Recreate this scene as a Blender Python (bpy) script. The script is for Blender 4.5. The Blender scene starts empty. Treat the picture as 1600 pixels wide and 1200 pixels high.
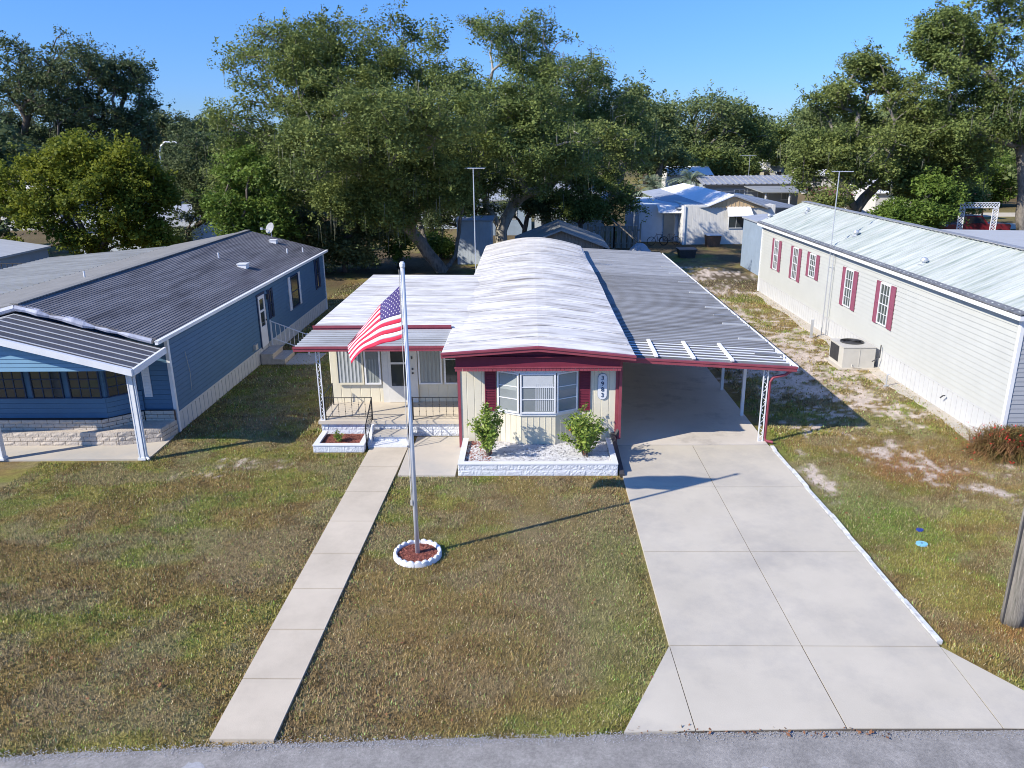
import bpy, math, random
import numpy as np
from mathutils import Vector, Matrix
C = bpy.context.scene.collection
R_ = random.Random(7); NR = np.random.default_rng(11)
rad = math.radians

# ------------------------------------------------------------------ camera geometry (also used to turn sightings into world points)
CH = 8.0; FPX = 1207.5; PITCH = .303853; ROLL = .0113522; YAW = -.0241222
cF = np.array([math.sin(YAW)*math.cos(PITCH), math.cos(YAW)*math.cos(PITCH), -math.sin(PITCH)])
_R = np.array([math.cos(YAW), -math.sin(YAW), 0.0]); _D = np.cross(cF, _R)
cR = math.cos(ROLL)*_R + math.sin(ROLL)*_D; cD = -math.sin(ROLL)*_R + math.cos(ROLL)*_D
def _ray(x, y): return cF + cR*((x-800)/FPX) + cD*((y-600)/FPX)
def G(x, y, z=0.0):
    r = _ray(x, y); t = (CH-z)/-r[2]; return (r[0]*t, r[1]*t, z)
def AY(x, y, Y):
    r = _ray(x, y); t = Y/r[1]; return (r[0]*t, Y, CH+r[2]*t)

# ------------------------------------------------------------------ numpy value noise
def _h(ix, iy, s):
    v = np.sin(ix*127.1 + iy*311.7 + s*74.7)*43758.5453
    return v - np.floor(v)
def vnoise(x, y, s=0):
    ix = np.floor(x); iy = np.floor(y); fx = x-ix; fy = y-iy
    fx = fx*fx*(3-2*fx); fy = fy*fy*(3-2*fy)
    a = _h(ix, iy, s); b = _h(ix+1, iy, s); c = _h(ix, iy+1, s); d = _h(ix+1, iy+1, s)
    return (a*(1-fx)+b*fx)*(1-fy) + (c*(1-fx)+d*fx)*fy
def fbm(x, y, s=0, o=4):
    t = 0; a = .5; n = 0
    for k in range(o):
        t = t + a*vnoise(x*2**k, y*2**k, s+k*3.1); n += a; a *= .55
    return t/n
def sm(a, b, x): 
    t = np.clip((x-a)/(b-a), 0, 1); return t*t*(3-2*t)

# ------------------------------------------------------------------ materials
MATS = {}
def mat(name, col, rough=.7, var=.12, vscale=3.0, stretch=(1,1,1), bump=0.0, bscale=30.0, metal=0.0, col2=None, c2=(.5,.7), c2scale=1.0, spec=.3, c2stretch=None):
    m = bpy.data.materials.new(name); m.use_nodes = True; nt = m.node_tree; N = nt.nodes; L = nt.links
    b = N['Principled BSDF']; b.inputs['Roughness'].default_value = rough; b.inputs['Metallic'].default_value = metal
    b.inputs['Specular IOR Level'].default_value = spec
    tc = N.new('ShaderNodeTexCoord'); mp = N.new('ShaderNodeMapping'); mp.inputs['Scale'].default_value = stretch
    L.new(tc.outputs['Object'], mp.inputs['Vector'])
    nz = N.new('ShaderNodeTexNoise'); nz.inputs['Scale'].default_value = vscale; nz.inputs['Detail'].default_value = 8; nz.inputs['Roughness'].default_value = .62
    L.new(mp.outputs[0], nz.inputs['Vector'])
    mr = N.new('ShaderNodeMapRange'); mr.inputs[1].default_value = .3; mr.inputs[2].default_value = .7; mr.inputs[3].default_value = 1-var; mr.inputs[4].default_value = 1+var
    L.new(nz.outputs['Fac'], mr.inputs[0])
    src = None
    if col2 is not None:
        mp2 = N.new('ShaderNodeMapping'); mp2.inputs['Scale'].default_value = c2stretch or stretch; mp2.inputs['Location'].default_value = (3.3, 1.7, 5.1)
        L.new(tc.outputs['Object'], mp2.inputs['Vector'])
        n2 = N.new('ShaderNodeTexNoise'); n2.inputs['Scale'].default_value = c2scale; n2.inputs['Detail'].default_value = 9; n2.inputs['Roughness'].default_value = .68
        L.new(mp2.outputs[0], n2.inputs['Vector'])
        m2 = N.new('ShaderNodeMapRange'); m2.inputs[1].default_value = c2[0]; m2.inputs[2].default_value = c2[1]
        L.new(n2.outputs['Fac'], m2.inputs[0])
        mx = N.new('ShaderNodeMix'); mx.data_type = 'RGBA'; mx.inputs[6].default_value = (*col, 1); mx.inputs[7].default_value = (*col2, 1)
        L.new(m2.outputs[0], mx.inputs[0]); src = mx.outputs[2]
    hv = N.new('ShaderNodeVectorMath'); hv.operation = 'SCALE'
    if src: L.new(src, hv.inputs[0])
    else: hv.inputs[0].default_value = col
    L.new(mr.outputs[0], hv.inputs['Scale']); L.new(hv.outputs[0], b.inputs['Base Color'])
    if bump:
        n3 = N.new('ShaderNodeTexNoise'); n3.inputs['Scale'].default_value = bscale; n3.inputs['Detail'].default_value = 6
        L.new(mp.outputs[0], n3.inputs['Vector'])
        bp = N.new('ShaderNodeBump'); bp.inputs['Strength'].default_value = bump; bp.inputs['Distance'].default_value = .02
        L.new(n3.outputs['Fac'], bp.inputs['Height']); L.new(bp.outputs[0], b.inputs['Normal'])
    MATS[name] = m; return m
def attr_mat(name, attr, rough=.9, bump=0, bscale=60, mul=1.0):
    m = bpy.data.materials.new(name); m.use_nodes = True; nt = m.node_tree; N = nt.nodes; L = nt.links
    b = N['Principled BSDF']; b.inputs['Roughness'].default_value = rough; b.inputs['Specular IOR Level'].default_value = .15
    a = N.new('ShaderNodeAttribute'); a.attribute_name = attr
    tc = N.new('ShaderNodeTexCoord'); nz = N.new('ShaderNodeTexNoise'); nz.inputs['Scale'].default_value = 9; nz.inputs['Detail'].default_value = 10; nz.inputs['Roughness'].default_value = .75
    L.new(tc.outputs['Object'], nz.inputs['Vector'])
    mr = N.new('ShaderNodeMapRange'); mr.inputs[1].default_value = .3; mr.inputs[2].default_value = .7; mr.inputs[3].default_value = .62*mul; mr.inputs[4].default_value = 1.38*mul
    L.new(nz.outputs['Fac'], mr.inputs[0])
    hv = N.new('ShaderNodeVectorMath'); hv.operation = 'SCALE'; L.new(a.outputs['Color'], hv.inputs[0]); L.new(mr.outputs[0], hv.inputs['Scale'])
    L.new(hv.outputs[0], b.inputs['Base Color'])
    if bump:
        n3 = N.new('ShaderNodeTexNoise'); n3.inputs['Scale'].default_value = bscale; n3.inputs['Detail'].default_value = 8
        L.new(tc.outputs['Object'], n3.inputs['Vector'])
        bp = N.new('ShaderNodeBump'); bp.inputs['Strength'].default_value = bump; bp.inputs['Distance'].default_value = .05
        L.new(n3.outputs['Fac'], bp.inputs['Height']); L.new(bp.outputs[0], b.inputs['Normal'])
    MATS[name] = m; return m
def leaf_mat(name, c1, c2, trans=.3, scale=.5, var=.5, rough=.62):
    m = bpy.data.materials.new(name); m.use_nodes = True; nt = m.node_tree; N = nt.nodes; L = nt.links
    b = N['Principled BSDF']; b.inputs['Roughness'].default_value = rough; b.inputs['Specular IOR Level'].default_value = .2
    g = N.new('ShaderNodeNewGeometry'); tc = N.new('ShaderNodeTexCoord')
    nz = N.new('ShaderNodeTexNoise'); nz.inputs['Scale'].default_value = scale; nz.inputs['Detail'].default_value = 3
    L.new(tc.outputs['Object'], nz.inputs['Vector'])
    ad = N.new('ShaderNodeMath'); ad.operation = 'MULTIPLY_ADD'; ad.inputs[1].default_value = .55; L.new(g.outputs['Random Per Island'], ad.inputs[0])
    m0 = N.new('ShaderNodeMapRange'); m0.inputs[1].default_value = .35; m0.inputs[2].default_value = .65; m0.inputs[3].default_value = -.1; m0.inputs[4].default_value = .55
    L.new(nz.outputs['Fac'], m0.inputs[0]); L.new(m0.outputs[0], ad.inputs[2])
    mx = N.new('ShaderNodeMix'); mx.data_type = 'RGBA'; mx.clamp_factor = True; mx.inputs[6].default_value = (*c1, 1); mx.inputs[7].default_value = (*c2, 1)
    L.new(ad.outputs[0], mx.inputs[0]); L.new(mx.outputs[2], b.inputs['Base Color'])
    tr = N.new('ShaderNodeBsdfTranslucent'); L.new(mx.outputs[2], tr.inputs['Color'])
    ms = N.new('ShaderNodeMixShader'); ms.inputs[0].default_value = trans
    L.new(b.outputs[0], ms.inputs[1]); L.new(tr.outputs[0], ms.inputs[2]); L.new(ms.outputs[0], N['Material Output'].inputs['Surface'])
    MATS[name] = m; return m

# ------------------------------------------------------------------ mesh building
class MB:
    def __init__(s): s.v = []; s.f = []; s.m = []; s.cur = 0
    def add(s, vs, fs):
        o = len(s.v); s.v.extend([tuple(map(float, q)) for q in vs]); s.f.extend([tuple(i+o for i in f) for f in fs]); s.m.extend([s.cur]*len(fs)); return s
    def box(s, x0, x1, y0, y1, z0, z1, fr=None):
        vs = [(x, y, z) for x in (x0, x1) for y in (y0, y1) for z in (z0, z1)]
        fs = [(0,1,3,2),(4,6,7,5),(0,4,5,1),(2,3,7,6),(0,2,6,4),(1,5,7,3)]
        if fr: vs = [fr(*q) for q in vs]
        return s.add(vs, fs)
    def prism(s, pts, z0, z1, fr=None):          # polygon in xy extruded in z (z0/z1 may be lists)
        n = len(pts); a = z0 if hasattr(z0, '__len__') else [z0]*n; b = z1 if hasattr(z1, '__len__') else [z1]*n
        vs = [(p[0], p[1], a[i]) for i, p in enumerate(pts)] + [(p[0], p[1], b[i]) for i, p in enumerate(pts)]
        if fr: vs = [fr(*q) for q in vs]
        fs = [tuple(range(n))[::-1], tuple(range(n, 2*n))] + [(i, (i+1) % n, (i+1) % n+n, i+n) for i in range(n)]
        return s.add(vs, fs)
    def hexa(s, lo, hi):                         # 4 lower + 4 upper corners
        return s.add(list(lo)+list(hi), [(3,2,1,0),(4,5,6,7),(0,1,5,4),(1,2,6,5),(2,3,7,6),(3,0,4,7)])
    def tube(s, pts, r, n=8, cap=True):
        pts = [Vector(p) for p in pts]; k = len(pts); rr = r if hasattr(r, '__len__') else [r]*k
        vs = []; up = None
        for i, p in enumerate(pts):
            d = (pts[min(i+1, k-1)] - pts[max(i-1, 0)])
            if d.length < 1e-9: d = Vector((0,0,1))
            d.normalize()
            if up is None: up = d.cross(Vector((0,0,1)) if abs(d.z) < .9 else Vector((1,0,0)))
            up = up - d*up.dot(d)
            if up.length < 1e-6: up = d.orthogonal()
            up.normalize(); w = d.cross(up)
            for j in range(n):
                a = 2*math.pi*j/n; vs.append(tuple(p + (up*math.cos(a)+w*math.sin(a))*rr[i]))
        fs = [(i*n+j, i*n+(j+1) % n, (i+1)*n+(j+1) % n, (i+1)*n+j) for i in range(k-1) for j in range(n)]
        if cap: fs += [tuple(range(n))[::-1], tuple(range((k-1)*n, k*n))]
        return s.add(vs, fs)
    def bar(s, a, b, w, h, up=(0,0,1)):          # rectangular bar from a to b
        a = Vector(a); b = Vector(b); d = (b-a).normalized(); u = Vector(up); x = d.cross(u)
        if x.length < 1e-4: x = d.cross(Vector((1,0,0)))
        x.normalize(); y = x.cross(d).normalized(); x *= w/2; y *= h/2
        vs = [a-x-y, a+x-y, a+x+y, a-x+y, b-x-y, b+x-y, b+x+y, b-x+y]
        return s.add(vs, [(3,2,1,0),(4,5,6,7),(0,1,5,4),(1,2,6,5),(2,3,7,6),(3,0,4,7)])
    def lathe(s, prof, n=24, c=(0,0,0)):
        vs = []; k = len(prof)
        for r, z in prof:
            for j in range(n):
                a = 2*math.pi*j/n; vs.append((c[0]+r*math.cos(a), c[1]+r*math.sin(a), c[2]+z))
        fs = [(i*n+j, i*n+(j+1) % n, (i+1)*n+(j+1) % n, (i+1)*n+j) for i in range(k-1) for j in range(n)]
        return s.add(vs, fs + [tuple(range(n))[::-1], tuple(range((k-1)*n, k*n))])
    def sheet(s, p00, p10, p11, p01, prof, nv=1, thick=.02, sag=None, two=False):
        """ribbed sheet: profile [(t, offset)] across u (p00->p10), extruded along v (p00->p01), with a flat back"""
        P = [np.array(p, float) for p in (p00, p10, p11, p01)]
        n = np.cross(P[1]-P[0], P[3]-P[0]); n /= np.linalg.norm(n)
        m = len(prof); vs = []
        for layer in (0, 1):
            for j in range(nv+1):
                v = j/nv
                for t, o in prof:
                    q = (P[0]*(1-t)+P[1]*t)*(1-v) + (P[3]*(1-t)+P[2]*t)*v
                    if sag: q = q + np.array([0, 0, sag(t, v)])
                    vs.append(q + n*(o if layer == 0 else min(0, o)-thick))
        b = m*(nv+1); fs = []
        for j in range(nv):
            for i in range(m-1):
                k = j*m+i
                fs.append((k, k+1, k+m+1, k+m)); fs.append((b+k+m, b+k+m+1, b+k+1, b+k))
        for i in range(m-1):
            fs.append((i+1, i, b+i, b+i+1)); k = nv*m+i; fs.append((k, k+1, b+k+1, b+k))
        for j in range(nv):
            k = j*m; fs.append((k, k+m, b+k+m, b+k)); k = j*m+m-1; fs.append((k+m, k, b+k, b+k+m))
        st = len(s.m); s.add(vs, fs)
        if two:
            for j in range(nv):
                for i in range(m-1):
                    if abs(prof[i][1]) > 1e-4 and abs(prof[i+1][1]) > 1e-4: s.m[st+(j*(m-1)+i)*2] = 1
        return s
    def build(s, name, mats, parent=None, smooth=False, label=None):
        off = Vector((0,0,0)); p = parent
        while p is not None: off += p.location; p = p.parent
        me = bpy.data.meshes.new(name)
        me.from_pydata([(a-off.x, b-off.y, c-off.z) for a, b, c in s.v], [], s.f)
        ms = mats if isinstance(mats, (list, tuple)) else [mats]
        for q in ms: me.materials.append(MATS[q] if isinstance(q, str) else q)
        if len(ms) > 1: me.polygons.foreach_set('material_index', s.m)
        if smooth: me.polygons.foreach_set('use_smooth', [True]*len(me.polygons))
        me.update()
        o = bpy.data.objects.new(name, me); C.objects.link(o); o.parent = parent
        if label: o['label'] = label
        return o
def thing(name, label, cat, loc=(0,0,0), group=None):
    o = bpy.data.objects.new(name, None); C.objects.link(o); o.location = loc; o.empty_display_size = .2
    bpy.context.view_layer.update()
    o['label'] = label; o['category'] = cat
    if group: o['group'] = group
    return o
def tag(o, label, cat, group=None, kind=None):
    o['label'] = label; o['category'] = cat
    if group: o['group'] = group
    if kind: o['kind'] = kind
    return o
def struct(o, kind='structure', label=None):
    o['kind'] = kind
    if label: o['label'] = label
    return o
def quads(name, V, mats, parent=None, col=None, n=4):   # V: (k,n,3) numpy, fast
    V = np.asarray(V, np.float32); k = V.shape[0]
    off = Vector((0,0,0)); p = parent
    while p is not None: off += p.location; p = p.parent
    V = V - np.array(off, np.float32)
    me = bpy.data.meshes.new(name); me.vertices.add(k*n); me.vertices.foreach_set('co', V.reshape(-1))
    me.loops.add(k*n); me.loops.foreach_set('vertex_index', np.arange(k*n, dtype=np.int32))
    me.polygons.add(k); me.polygons.foreach_set('loop_start', np.arange(0, k*n, n, dtype=np.int32))
    me.update(calc_edges=True)
    if col is not None:
        a = me.attributes.new('Col', 'FLOAT_COLOR', 'POINT'); cc = np.ones((k, n, 4), np.float32); cc[:, :, :3] = col[:, None, :] if col.ndim == 2 else col
        a.data.foreach_set('color', cc.reshape(-1))
    for q in (mats if isinstance(mats, (list, tuple)) else [mats]): me.materials.append(MATS[q])
    o = bpy.data.objects.new(name, me); C.objects.link(o); o.parent = parent
    return o
# profiles
def p_lap(L, pitch=.115, d=.014):
    out = []; n = max(1, int(round(L/pitch)))
    for i in range(n): out += [(i/n, d), ((i+.999)/n, 0)]
    return out + [(1, 0)]
def p_rib(L, pitch=.3, w=.05, h=.04, base=0):
    out = [(0, base)]; n = max(1, int(round(L/pitch)))
    for i in range(n):
        c = (i+.5)*L/n
        out += [((c-w/2-.006)/L, base), ((c-w/2+.006)/L, base+h), ((c+w/2-.006)/L, base+h), ((c+w/2+.006)/L, base)]
    return out + [(1, base)]
def p_wave(L, pitch=.15, h=.02):
    n = max(1, int(round(L/pitch))); out = []
    for i in range(n):
        for k, o in ((0, 0), (.3, 0), (.42, 1), (.58, 1), (.7, 0)): out.append(((i+k)/n, o*h))
    return out + [(1, 0)]
def p_groove(L, pitch=.2, g=.015, d=.012):
    n = max(1, int(round(L/pitch))); out = []
    for i in range(n): out += [((i)/n, 0), ((i+.06)/n, d), ((i+.94)/n, d)]
    return out + [(1, 0)]
def front(Y):      # frame for a wall that faces -Y: u = x, n = out towards camera
    return lambda u, n, w: (u, Y-n, w)
def side(X, s):    # wall facing s*X: u = y
    return lambda u, n, w: (X+s*n, u, w)
def diag(a, b):    # wall from a to b (xy), outward on the right-hand side towards -y
    ax, ay = a; d = Vector((b[0]-ax, b[1]-ay)); L = d.length; d /= L; nx, ny = d.y, -d.x
    return (lambda u, n, w: (ax+d.x*u+nx*n, ay+d.y*u+ny*n, w)), L

# ------------------------------------------------------------------ palette
mat('cream_panel', (.68,.63,.49), .55, .05, 2, bump=.03)
mat('maroon', (.265,.060,.080), .45, .12, 4)
mat('maroon_dark', (.17,.024,.045), .6, .10, 4)
mat('roof_white', (.71,.69,.65), .75, .22, .8, (.8,1.4,1), bump=.15, bscale=10, col2=(.27,.24,.215), c2=(.44,.73), c2scale=1.5, c2stretch=(.38,2.3,1))
mat('roof_metal_grey', (.40,.405,.41), .45, .15, 2.0, (.5,3,1), col2=(.20,.20,.20), c2=(.42,.7), c2scale=1.2, c2stretch=(.3,5,1), metal=.25)
mat('roof_metal_dark', (.22,.225,.23), .55, .2, 2.0, (.5,3,1), col2=(.12,.12,.125), c2=(.42,.68), c2scale=1.1, c2stretch=(.3,5,1), metal=.35)
mat('roof_metal_light', (.46,.47,.47), .6, .1, 2.0, (.5,3,1), metal=.1)
mat('edging_paint', (.66,.66,.65), .8, .12, 8, bump=.3, bscale=30, col2=(.38,.37,.35), c2=(.5,.66), c2scale=6)
mat('roof_metal_old', (.27,.28,.275), .7, .15, 1.5, (.4,2,1), col2=(.18,.185,.18), c2=(.4,.7), c2scale=1)
mat('pan_dark', (.19,.195,.205), .6, .2, 2, (.5,3,1), col2=(.12,.12,.12), c2=(.42,.68), c2scale=1.1, c2stretch=(.3,2,1))
mat('pan_rib', (.40,.41,.42), .6, .15, 2, (.5,3,1), col2=(.2,.2,.2), c2=(.42,.68), c2scale=1.1, c2stretch=(.3,2,1))
mat('mint_rib', (.60,.63,.60), .6, .1, 2)
mat('porch_dark', (.085,.085,.095), .6, .15, 2)
mat('white_paint', (.70,.71,.72), .5, .06, 3)
mat('white_block', (.66,.68,.72), .85, .12, 9, bump=.9, bscale=34, col2=(.45,.46,.48), c2=(.55,.72), c2scale=9)
mat('white_metal', (.72,.73,.74), .4, .06, 4)
mat('iron_black', (.02,.02,.022), .5, .2, 9)
mat('concrete', (.50,.45,.375), .85, .07, .7, bump=.12, bscale=60, col2=(.41,.39,.35), c2=(.45,.7), c2scale=.8)
mat('concrete_drive', (.515,.468,.380), .85, .08, .6, bump=.12, bscale=60, col2=(.40,.37,.32), c2=(.46,.74), c2scale=.7)
mat('concrete_walk', (.54,.47,.365), .85, .08, .9, bump=.12, bscale=60, col2=(.45,.39,.30), c2=(.45,.7), c2scale=.8)
mat('concrete_carport', (.56,.51,.44), .7, .1, .7, bump=.08, bscale=50, col2=(.38,.345,.30), c2=(.54,.72), c2scale=.9)
mat('porch_floor', (.54,.48,.39), .8, .08, 1.2)
mat('joint', (.10,.085,.07), .95, .2, 8)
mat('asphalt', (.235,.222,.205), .9, .22, 26, bump=.5, bscale=110, col2=(.33,.31,.285), c2=(.40,.66), c2scale=2.2)
mat('asphalt_pale', (.36,.36,.37), .9, .15, 30, bump=.4, bscale=90)
mat('glass_dark', (.035,.045,.05), .06, .1, 1, spec=.8)
mat('glass_grey', (.22,.245,.25), .12, .12, 1.2, spec=.7)
mat('glass_mid', (.075,.09,.085), .1, .2, 1.2, spec=.6)
mat('shed_blue', (.26,.33,.42), .6, .08, 2)
mat('curtain', (.50,.52,.53), .8, .07, 3)
mat('curtain_grey', (.30,.33,.32), .8, .08, 3)
mat('aluminium', (.58,.60,.62), .35, .08, 5, metal=.5)
mat('gravel', (.55,.54,.54), .9, .35, 26, bump=.9, bscale=45, col2=(.20,.18,.17), c2=(.5,.62), c2scale=14)
mat('stone_white', (.66,.66,.67), .8, .2, 10)
mat('mulch_red', (.20,.062,.045), .95, .35, 22, bump=.9, bscale=40)
mat('mulch_chip', (.30,.11,.08), .9, .4, 5)
mat('flag_red', (.50,.022,.06), .7, .05, 3)
mat('flag_white', (.60,.58,.62), .7, .05, 3)
mat('flag_blue', (.06,.045,.16), .7, .08, 3)
mat('pole_metal', (.62,.64,.66), .35, .06, 3, metal=.25)
mat('rope', (.5,.48,.44), .9, .1, 5)
mat('blue_siding', (.074,.158,.256), .65, .06, 2)
mat('blue_sunlit', (.17,.32,.46), .55, .06, 2)
mat('navy', (.022,.045,.10), .5, .1, 3)
mat('shingle_dark', (.185,.18,.19), .85, .16, 3, (1,.4,1), bump=.5, bscale=30, col2=(.085,.082,.09), c2=(.42,.66), c2scale=.8, c2stretch=(3.2,.35,1))
mat('shingle_grey', (.22,.215,.20), .85, .15, 2, bump=.4, bscale=25)
mat('flashing', (.42,.44,.52), .5, .2, 3, bump=.4, bscale=8, col2=(.20,.21,.27), c2=(.5,.7), c2scale=2)
mat('brick_cream', (.50,.44,.37), .85, .14, 7, bump=.7, bscale=25)
mat('mortar_dark', (.10,.075,.065), .95, .1, 8)
mat('skirt_white', (.52,.53,.53), .5, .05, 2)
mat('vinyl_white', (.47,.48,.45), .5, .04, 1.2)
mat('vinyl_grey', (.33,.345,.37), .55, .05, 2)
mat('roof_mint', (.48,.505,.475), .7, .12, 1.0, (.3,4,1), col2=(.27,.32,.29), c2=(.42,.68), c2scale=1.2, c2stretch=(.25,7,1), bump=.05)
mat('shutter_pink', (.26,.08,.125), .55, .08, 4)
mat('ac_beige', (.50,.485,.44), .5, .06, 3)
mat('dark_metal', (.07,.07,.075), .5, .2, 5, metal=.3)
mat('wood_grey', (.25,.225,.19), .9, .35, 3, (6,6,.6), bump=.8, bscale=14, col2=(.15,.14,.115), c2=(.42,.62), c2scale=3, c2stretch=(9,9,.5))
mat('wood_brown', (.16,.095,.06), .85, .25, 3, (5,5,.5), bump=.4)
mat('wood_tan', (.50,.37,.22), .75, .1, 3, (8,8,.5))
mat('bark', (.105,.085,.07), .95, .3, 4, (3,3,.7), bump=.9, bscale=10, col2=(.20,.175,.15), c2=(.48,.66), c2scale=2)
mat('bark_light', (.21,.19,.165), .95, .3, 4, (2,2,.8), bump=.9, bscale=9, col2=(.085,.075,.06), c2=(.5,.68), c2scale=2)
mat('bark_pale', (.36,.34,.30), .95, .25, 4, (2,2,.8), bump=.8, bscale=9, col2=(.13,.115,.095), c2=(.50,.66), c2scale=1.2)
mat('moss', (.15,.155,.11), .95, .3, 6)
mat('pale_wall', (.50,.56,.62), .6, .07, 2)
mat('pale_grey_wall', (.36,.40,.44), .6, .07, 2)
mat('off_white_wall', (.62,.61,.57), .6, .07, 2)
mat('roof_bright', (.78,.79,.80), .55, .05, 2)
mat('roof_bluegrey', (.33,.36,.41), .6, .1, 2)
mat('roof_brown', (.15,.125,.115), .8, .12, 2)
mat('roof_red', (.20,.05,.05), .7, .12, 2)
mat('plastic_blue', (.02,.05,.30), .4, .1, 5)
mat('plastic_sky', (.22,.52,.72), .4, .1, 5)
mat('truck_red', (.17,.012,.02), .25, .05, 2, spec=.6)
mat('rubber', (.02,.02,.02), .8, .1, 5)
mat('flower_red', (.62,.03,.03), .6, .1, 5)
mat('flower_orange', (.75,.18,.04), .6, .1, 5)
mat('litter', (.22,.10,.05), .9, .3, 5)
leaf_mat('leaf_oak', (.070,.108,.030), (.245,.30,.085), .27)
leaf_mat('leaf_oak_dark', (.065,.095,.040), (.17,.21,.09), .25)
leaf_mat('leaf_oak_olive', (.078,.115,.032), (.265,.31,.088), .27)
leaf_mat('leaf_far', (.105,.145,.052), (.25,.30,.11))
leaf_mat('leaf_yellow', (.095,.135,.022), (.285,.305,.035), .4, .3)
leaf_mat('leaf_bright', (.08,.14,.025), (.19,.27,.05), .3)
leaf_mat('leaf_hibiscus', (.09,.18,.03), (.38,.46,.10), .35, 4, rough=.4)
leaf_mat('leaf_bush', (.12,.12,.035), (.34,.17,.08), .25, 2)
leaf_mat('leaf_palm', (.12,.16,.09), (.30,.36,.25), .2, 2)
attr_mat('ground_mat', 'Col', .95, .6, 40)
attr_mat('grass_blade', 'Col', .8)

# ================================================================== SETTING
DR = dict(x0=2.28, x1=6.62)
def road_edge(x):  # y of the asphalt edge
    x = np.asarray(x, float)
    return np.interp(x, [-60,-20,-7.3,-4,1.3,3.5,6.9,12,60], [5.2,7.55,8.43,8.70,8.93,9.02,9.06,8.95,6.5]) 
def in_hard(x, y, pad=.0):       # anything that is not lawn
    m = y < road_edge(x)-pad*.2
    m |= (x > 2.2-pad) & (x < 6.85+pad) & (y > 10.7) & (y < 42)
    m |= (y <= 10.95) & (x > 2.27-(10.8-y)*.53-pad) & (x < 6.85+(10.95-y)*.62+pad) & (y < 10.95)
    wl = np.interp(y, [8.6,19.7], [-4.53,-4.39]); wr = np.interp(y, [8.6,19.7], [-3.60,-3.34])
    m |= (x > wl-pad) & (x < wr+pad) & (y < 20)
    m |= (x > -3.45) & (x < -1.8) & (y > 17.72-pad) & (y < 20.7)
    m |= (x > -1.87-pad) & (x < 2.3+pad) & (y > 17.7-pad) & (y < 41)
    m |= (x > -6.0-pad) & (x < -1.8) & (y > 20.4-pad) & (y < 31)
    m |= (x > -5.95-pad) & (x < -4.4) & (y > 19.25-pad) & (y < 20.6)
    m |= (x > -20) & (x < -10.2+pad) & (y > 18.68-pad) & (y < 38.3)
    m |= (x > 12.5-pad) & (x < 22) & (y > 19.4) & (y < 42.6)
    m |= ((x+2.27)**2+(y-13.9)**2) < .5**2
    return m
def lawn_colour(x, y):
    big = fbm(x*.16, y*.16, 1); med = fbm(x*.55, y*.55, 5); fine = fbm(x*2.3, y*2.3, 9); f2 = fbm(x*7, y*7, 21)
    olive = np.array([.280,.245,.070]); green = np.array([.180,.220,.050]); brown = np.array([.285,.185,.080]); grey = np.array([.285,.225,.130]); rust = np.array([.28,.14,.06])
    n = x.shape[0]; c = np.tile(olive, (n, 1))
    def mixin(c, col, w): return c*(1-w[:, None]) + col*w[:, None]
    wg = sm(.47, .62, med*.6+big*.4); c = mixin(c, green, wg*.6)
    wg2 = sm(.54, .64, fbm(x*1.9+11, y*2.4+4, 53)); c = mixin(c, green, wg2*.55)
    wb = sm(.46, .58, fbm(x*.5+7, y*.7+3, 31)); c = mixin(c, brown, wb*.68)
    wy = sm(.48, .60, fbm(x*1.1+2, y*1.3+8, 41)); c = mixin(c, grey, wy*.6)
    wk = sm(.56, .66, fbm(x*2.1+5, y*2.6+1, 47)); c = mixin(c, brown*.68, wk*.6)
    # dry brown/grey area mid lawn in front of the house
    d = np.exp(-(((x-.9)/1.5)**2+((y-13.4)/2.6)**2)); c = mixin(c, grey*.95, np.clip(d*(.5+fine), 0, .85)*.8)
    d = np.exp(-(((x+2.0)/1.8)**2+((y-11.0)/1.6)**2)); c = mixin(c, brown, np.clip(d*(.3+fine), 0, .8)*.7)
    d = np.exp(-(((x-9.7)/1.3)**2+((y-18.2)/1.1)**2)); c = mixin(c, rust, np.clip(d*1.4*(.3+fine), 0, .9))
    d = np.exp(-(((x-8.9)/1.6)**2+((y-11.3)/.9)**2)); c = mixin(c, rust*.9, np.clip(d*(.3+fine), 0, .8))
    # greener by driveway sides and front yard corners
    d = np.exp(-(((x-1.6)/.55)**2+((y-11.2)/2.8)**2)); c = mixin(c, np.array([.20,.235,.055]), np.clip(d, 0, .3))
    d = np.exp(-(((x-7.6)/.8)**2+((y-15.6)/1.0)**2)); c = mixin(c, np.array([.165,.225,.055]), np.clip(d*1.2, 0, .5))
    far = sm(38, 46, y); c = mixin(c, np.array([.12,.09,.06]), far*sm(.35, .55, fbm(x*.25, y*.25, 51))*.85)
    c = c*(.84+.32*fine[:, None])*(.86+.28*f2[:, None])
    return c
def sand_mask(x, y):
    n = fbm(x*.9, y*.9, 61); n2 = fbm(x*3.1, y*2.4, 71)
    k = n*.4+n2*.3+fbm(x*9, y*7, 77, 2)*.3
    base = np.zeros_like(x)
    def blob(cx, cy, rx, ry, a): return a*np.exp(-(((x-cx)/rx)**2+((y-cy)/ry)**2))
    base += blob(9.2, 26.8, 1.6, 4.6, .20) + blob(9.2, 35, 2.2, 7, .16) + blob(11.3, 24.5, 1.3, 2.2, .08)
    base += blob(7.1, 17.6, .35, 1.1, .24) + blob(10.1, 18.2, .9, .6, .15) + blob(10.7, 16.9, 1.0, .45, .15)+blob(9.4, 19.4, .9, .6, .12)
    base += blob(13.2, 17.3, 1.6, 1.4, .05) + blob(-7.3, 18.6, .9, .35, .10) + blob(-8.6, 17.9, .6, .3, .09)
    base += blob(9.9, 12.6, .4, .2, .14)+blob(9.0, 46, 5, 5, .05)
    return sm(.55, .68, k + base*.9) * (base > .015)
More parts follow.
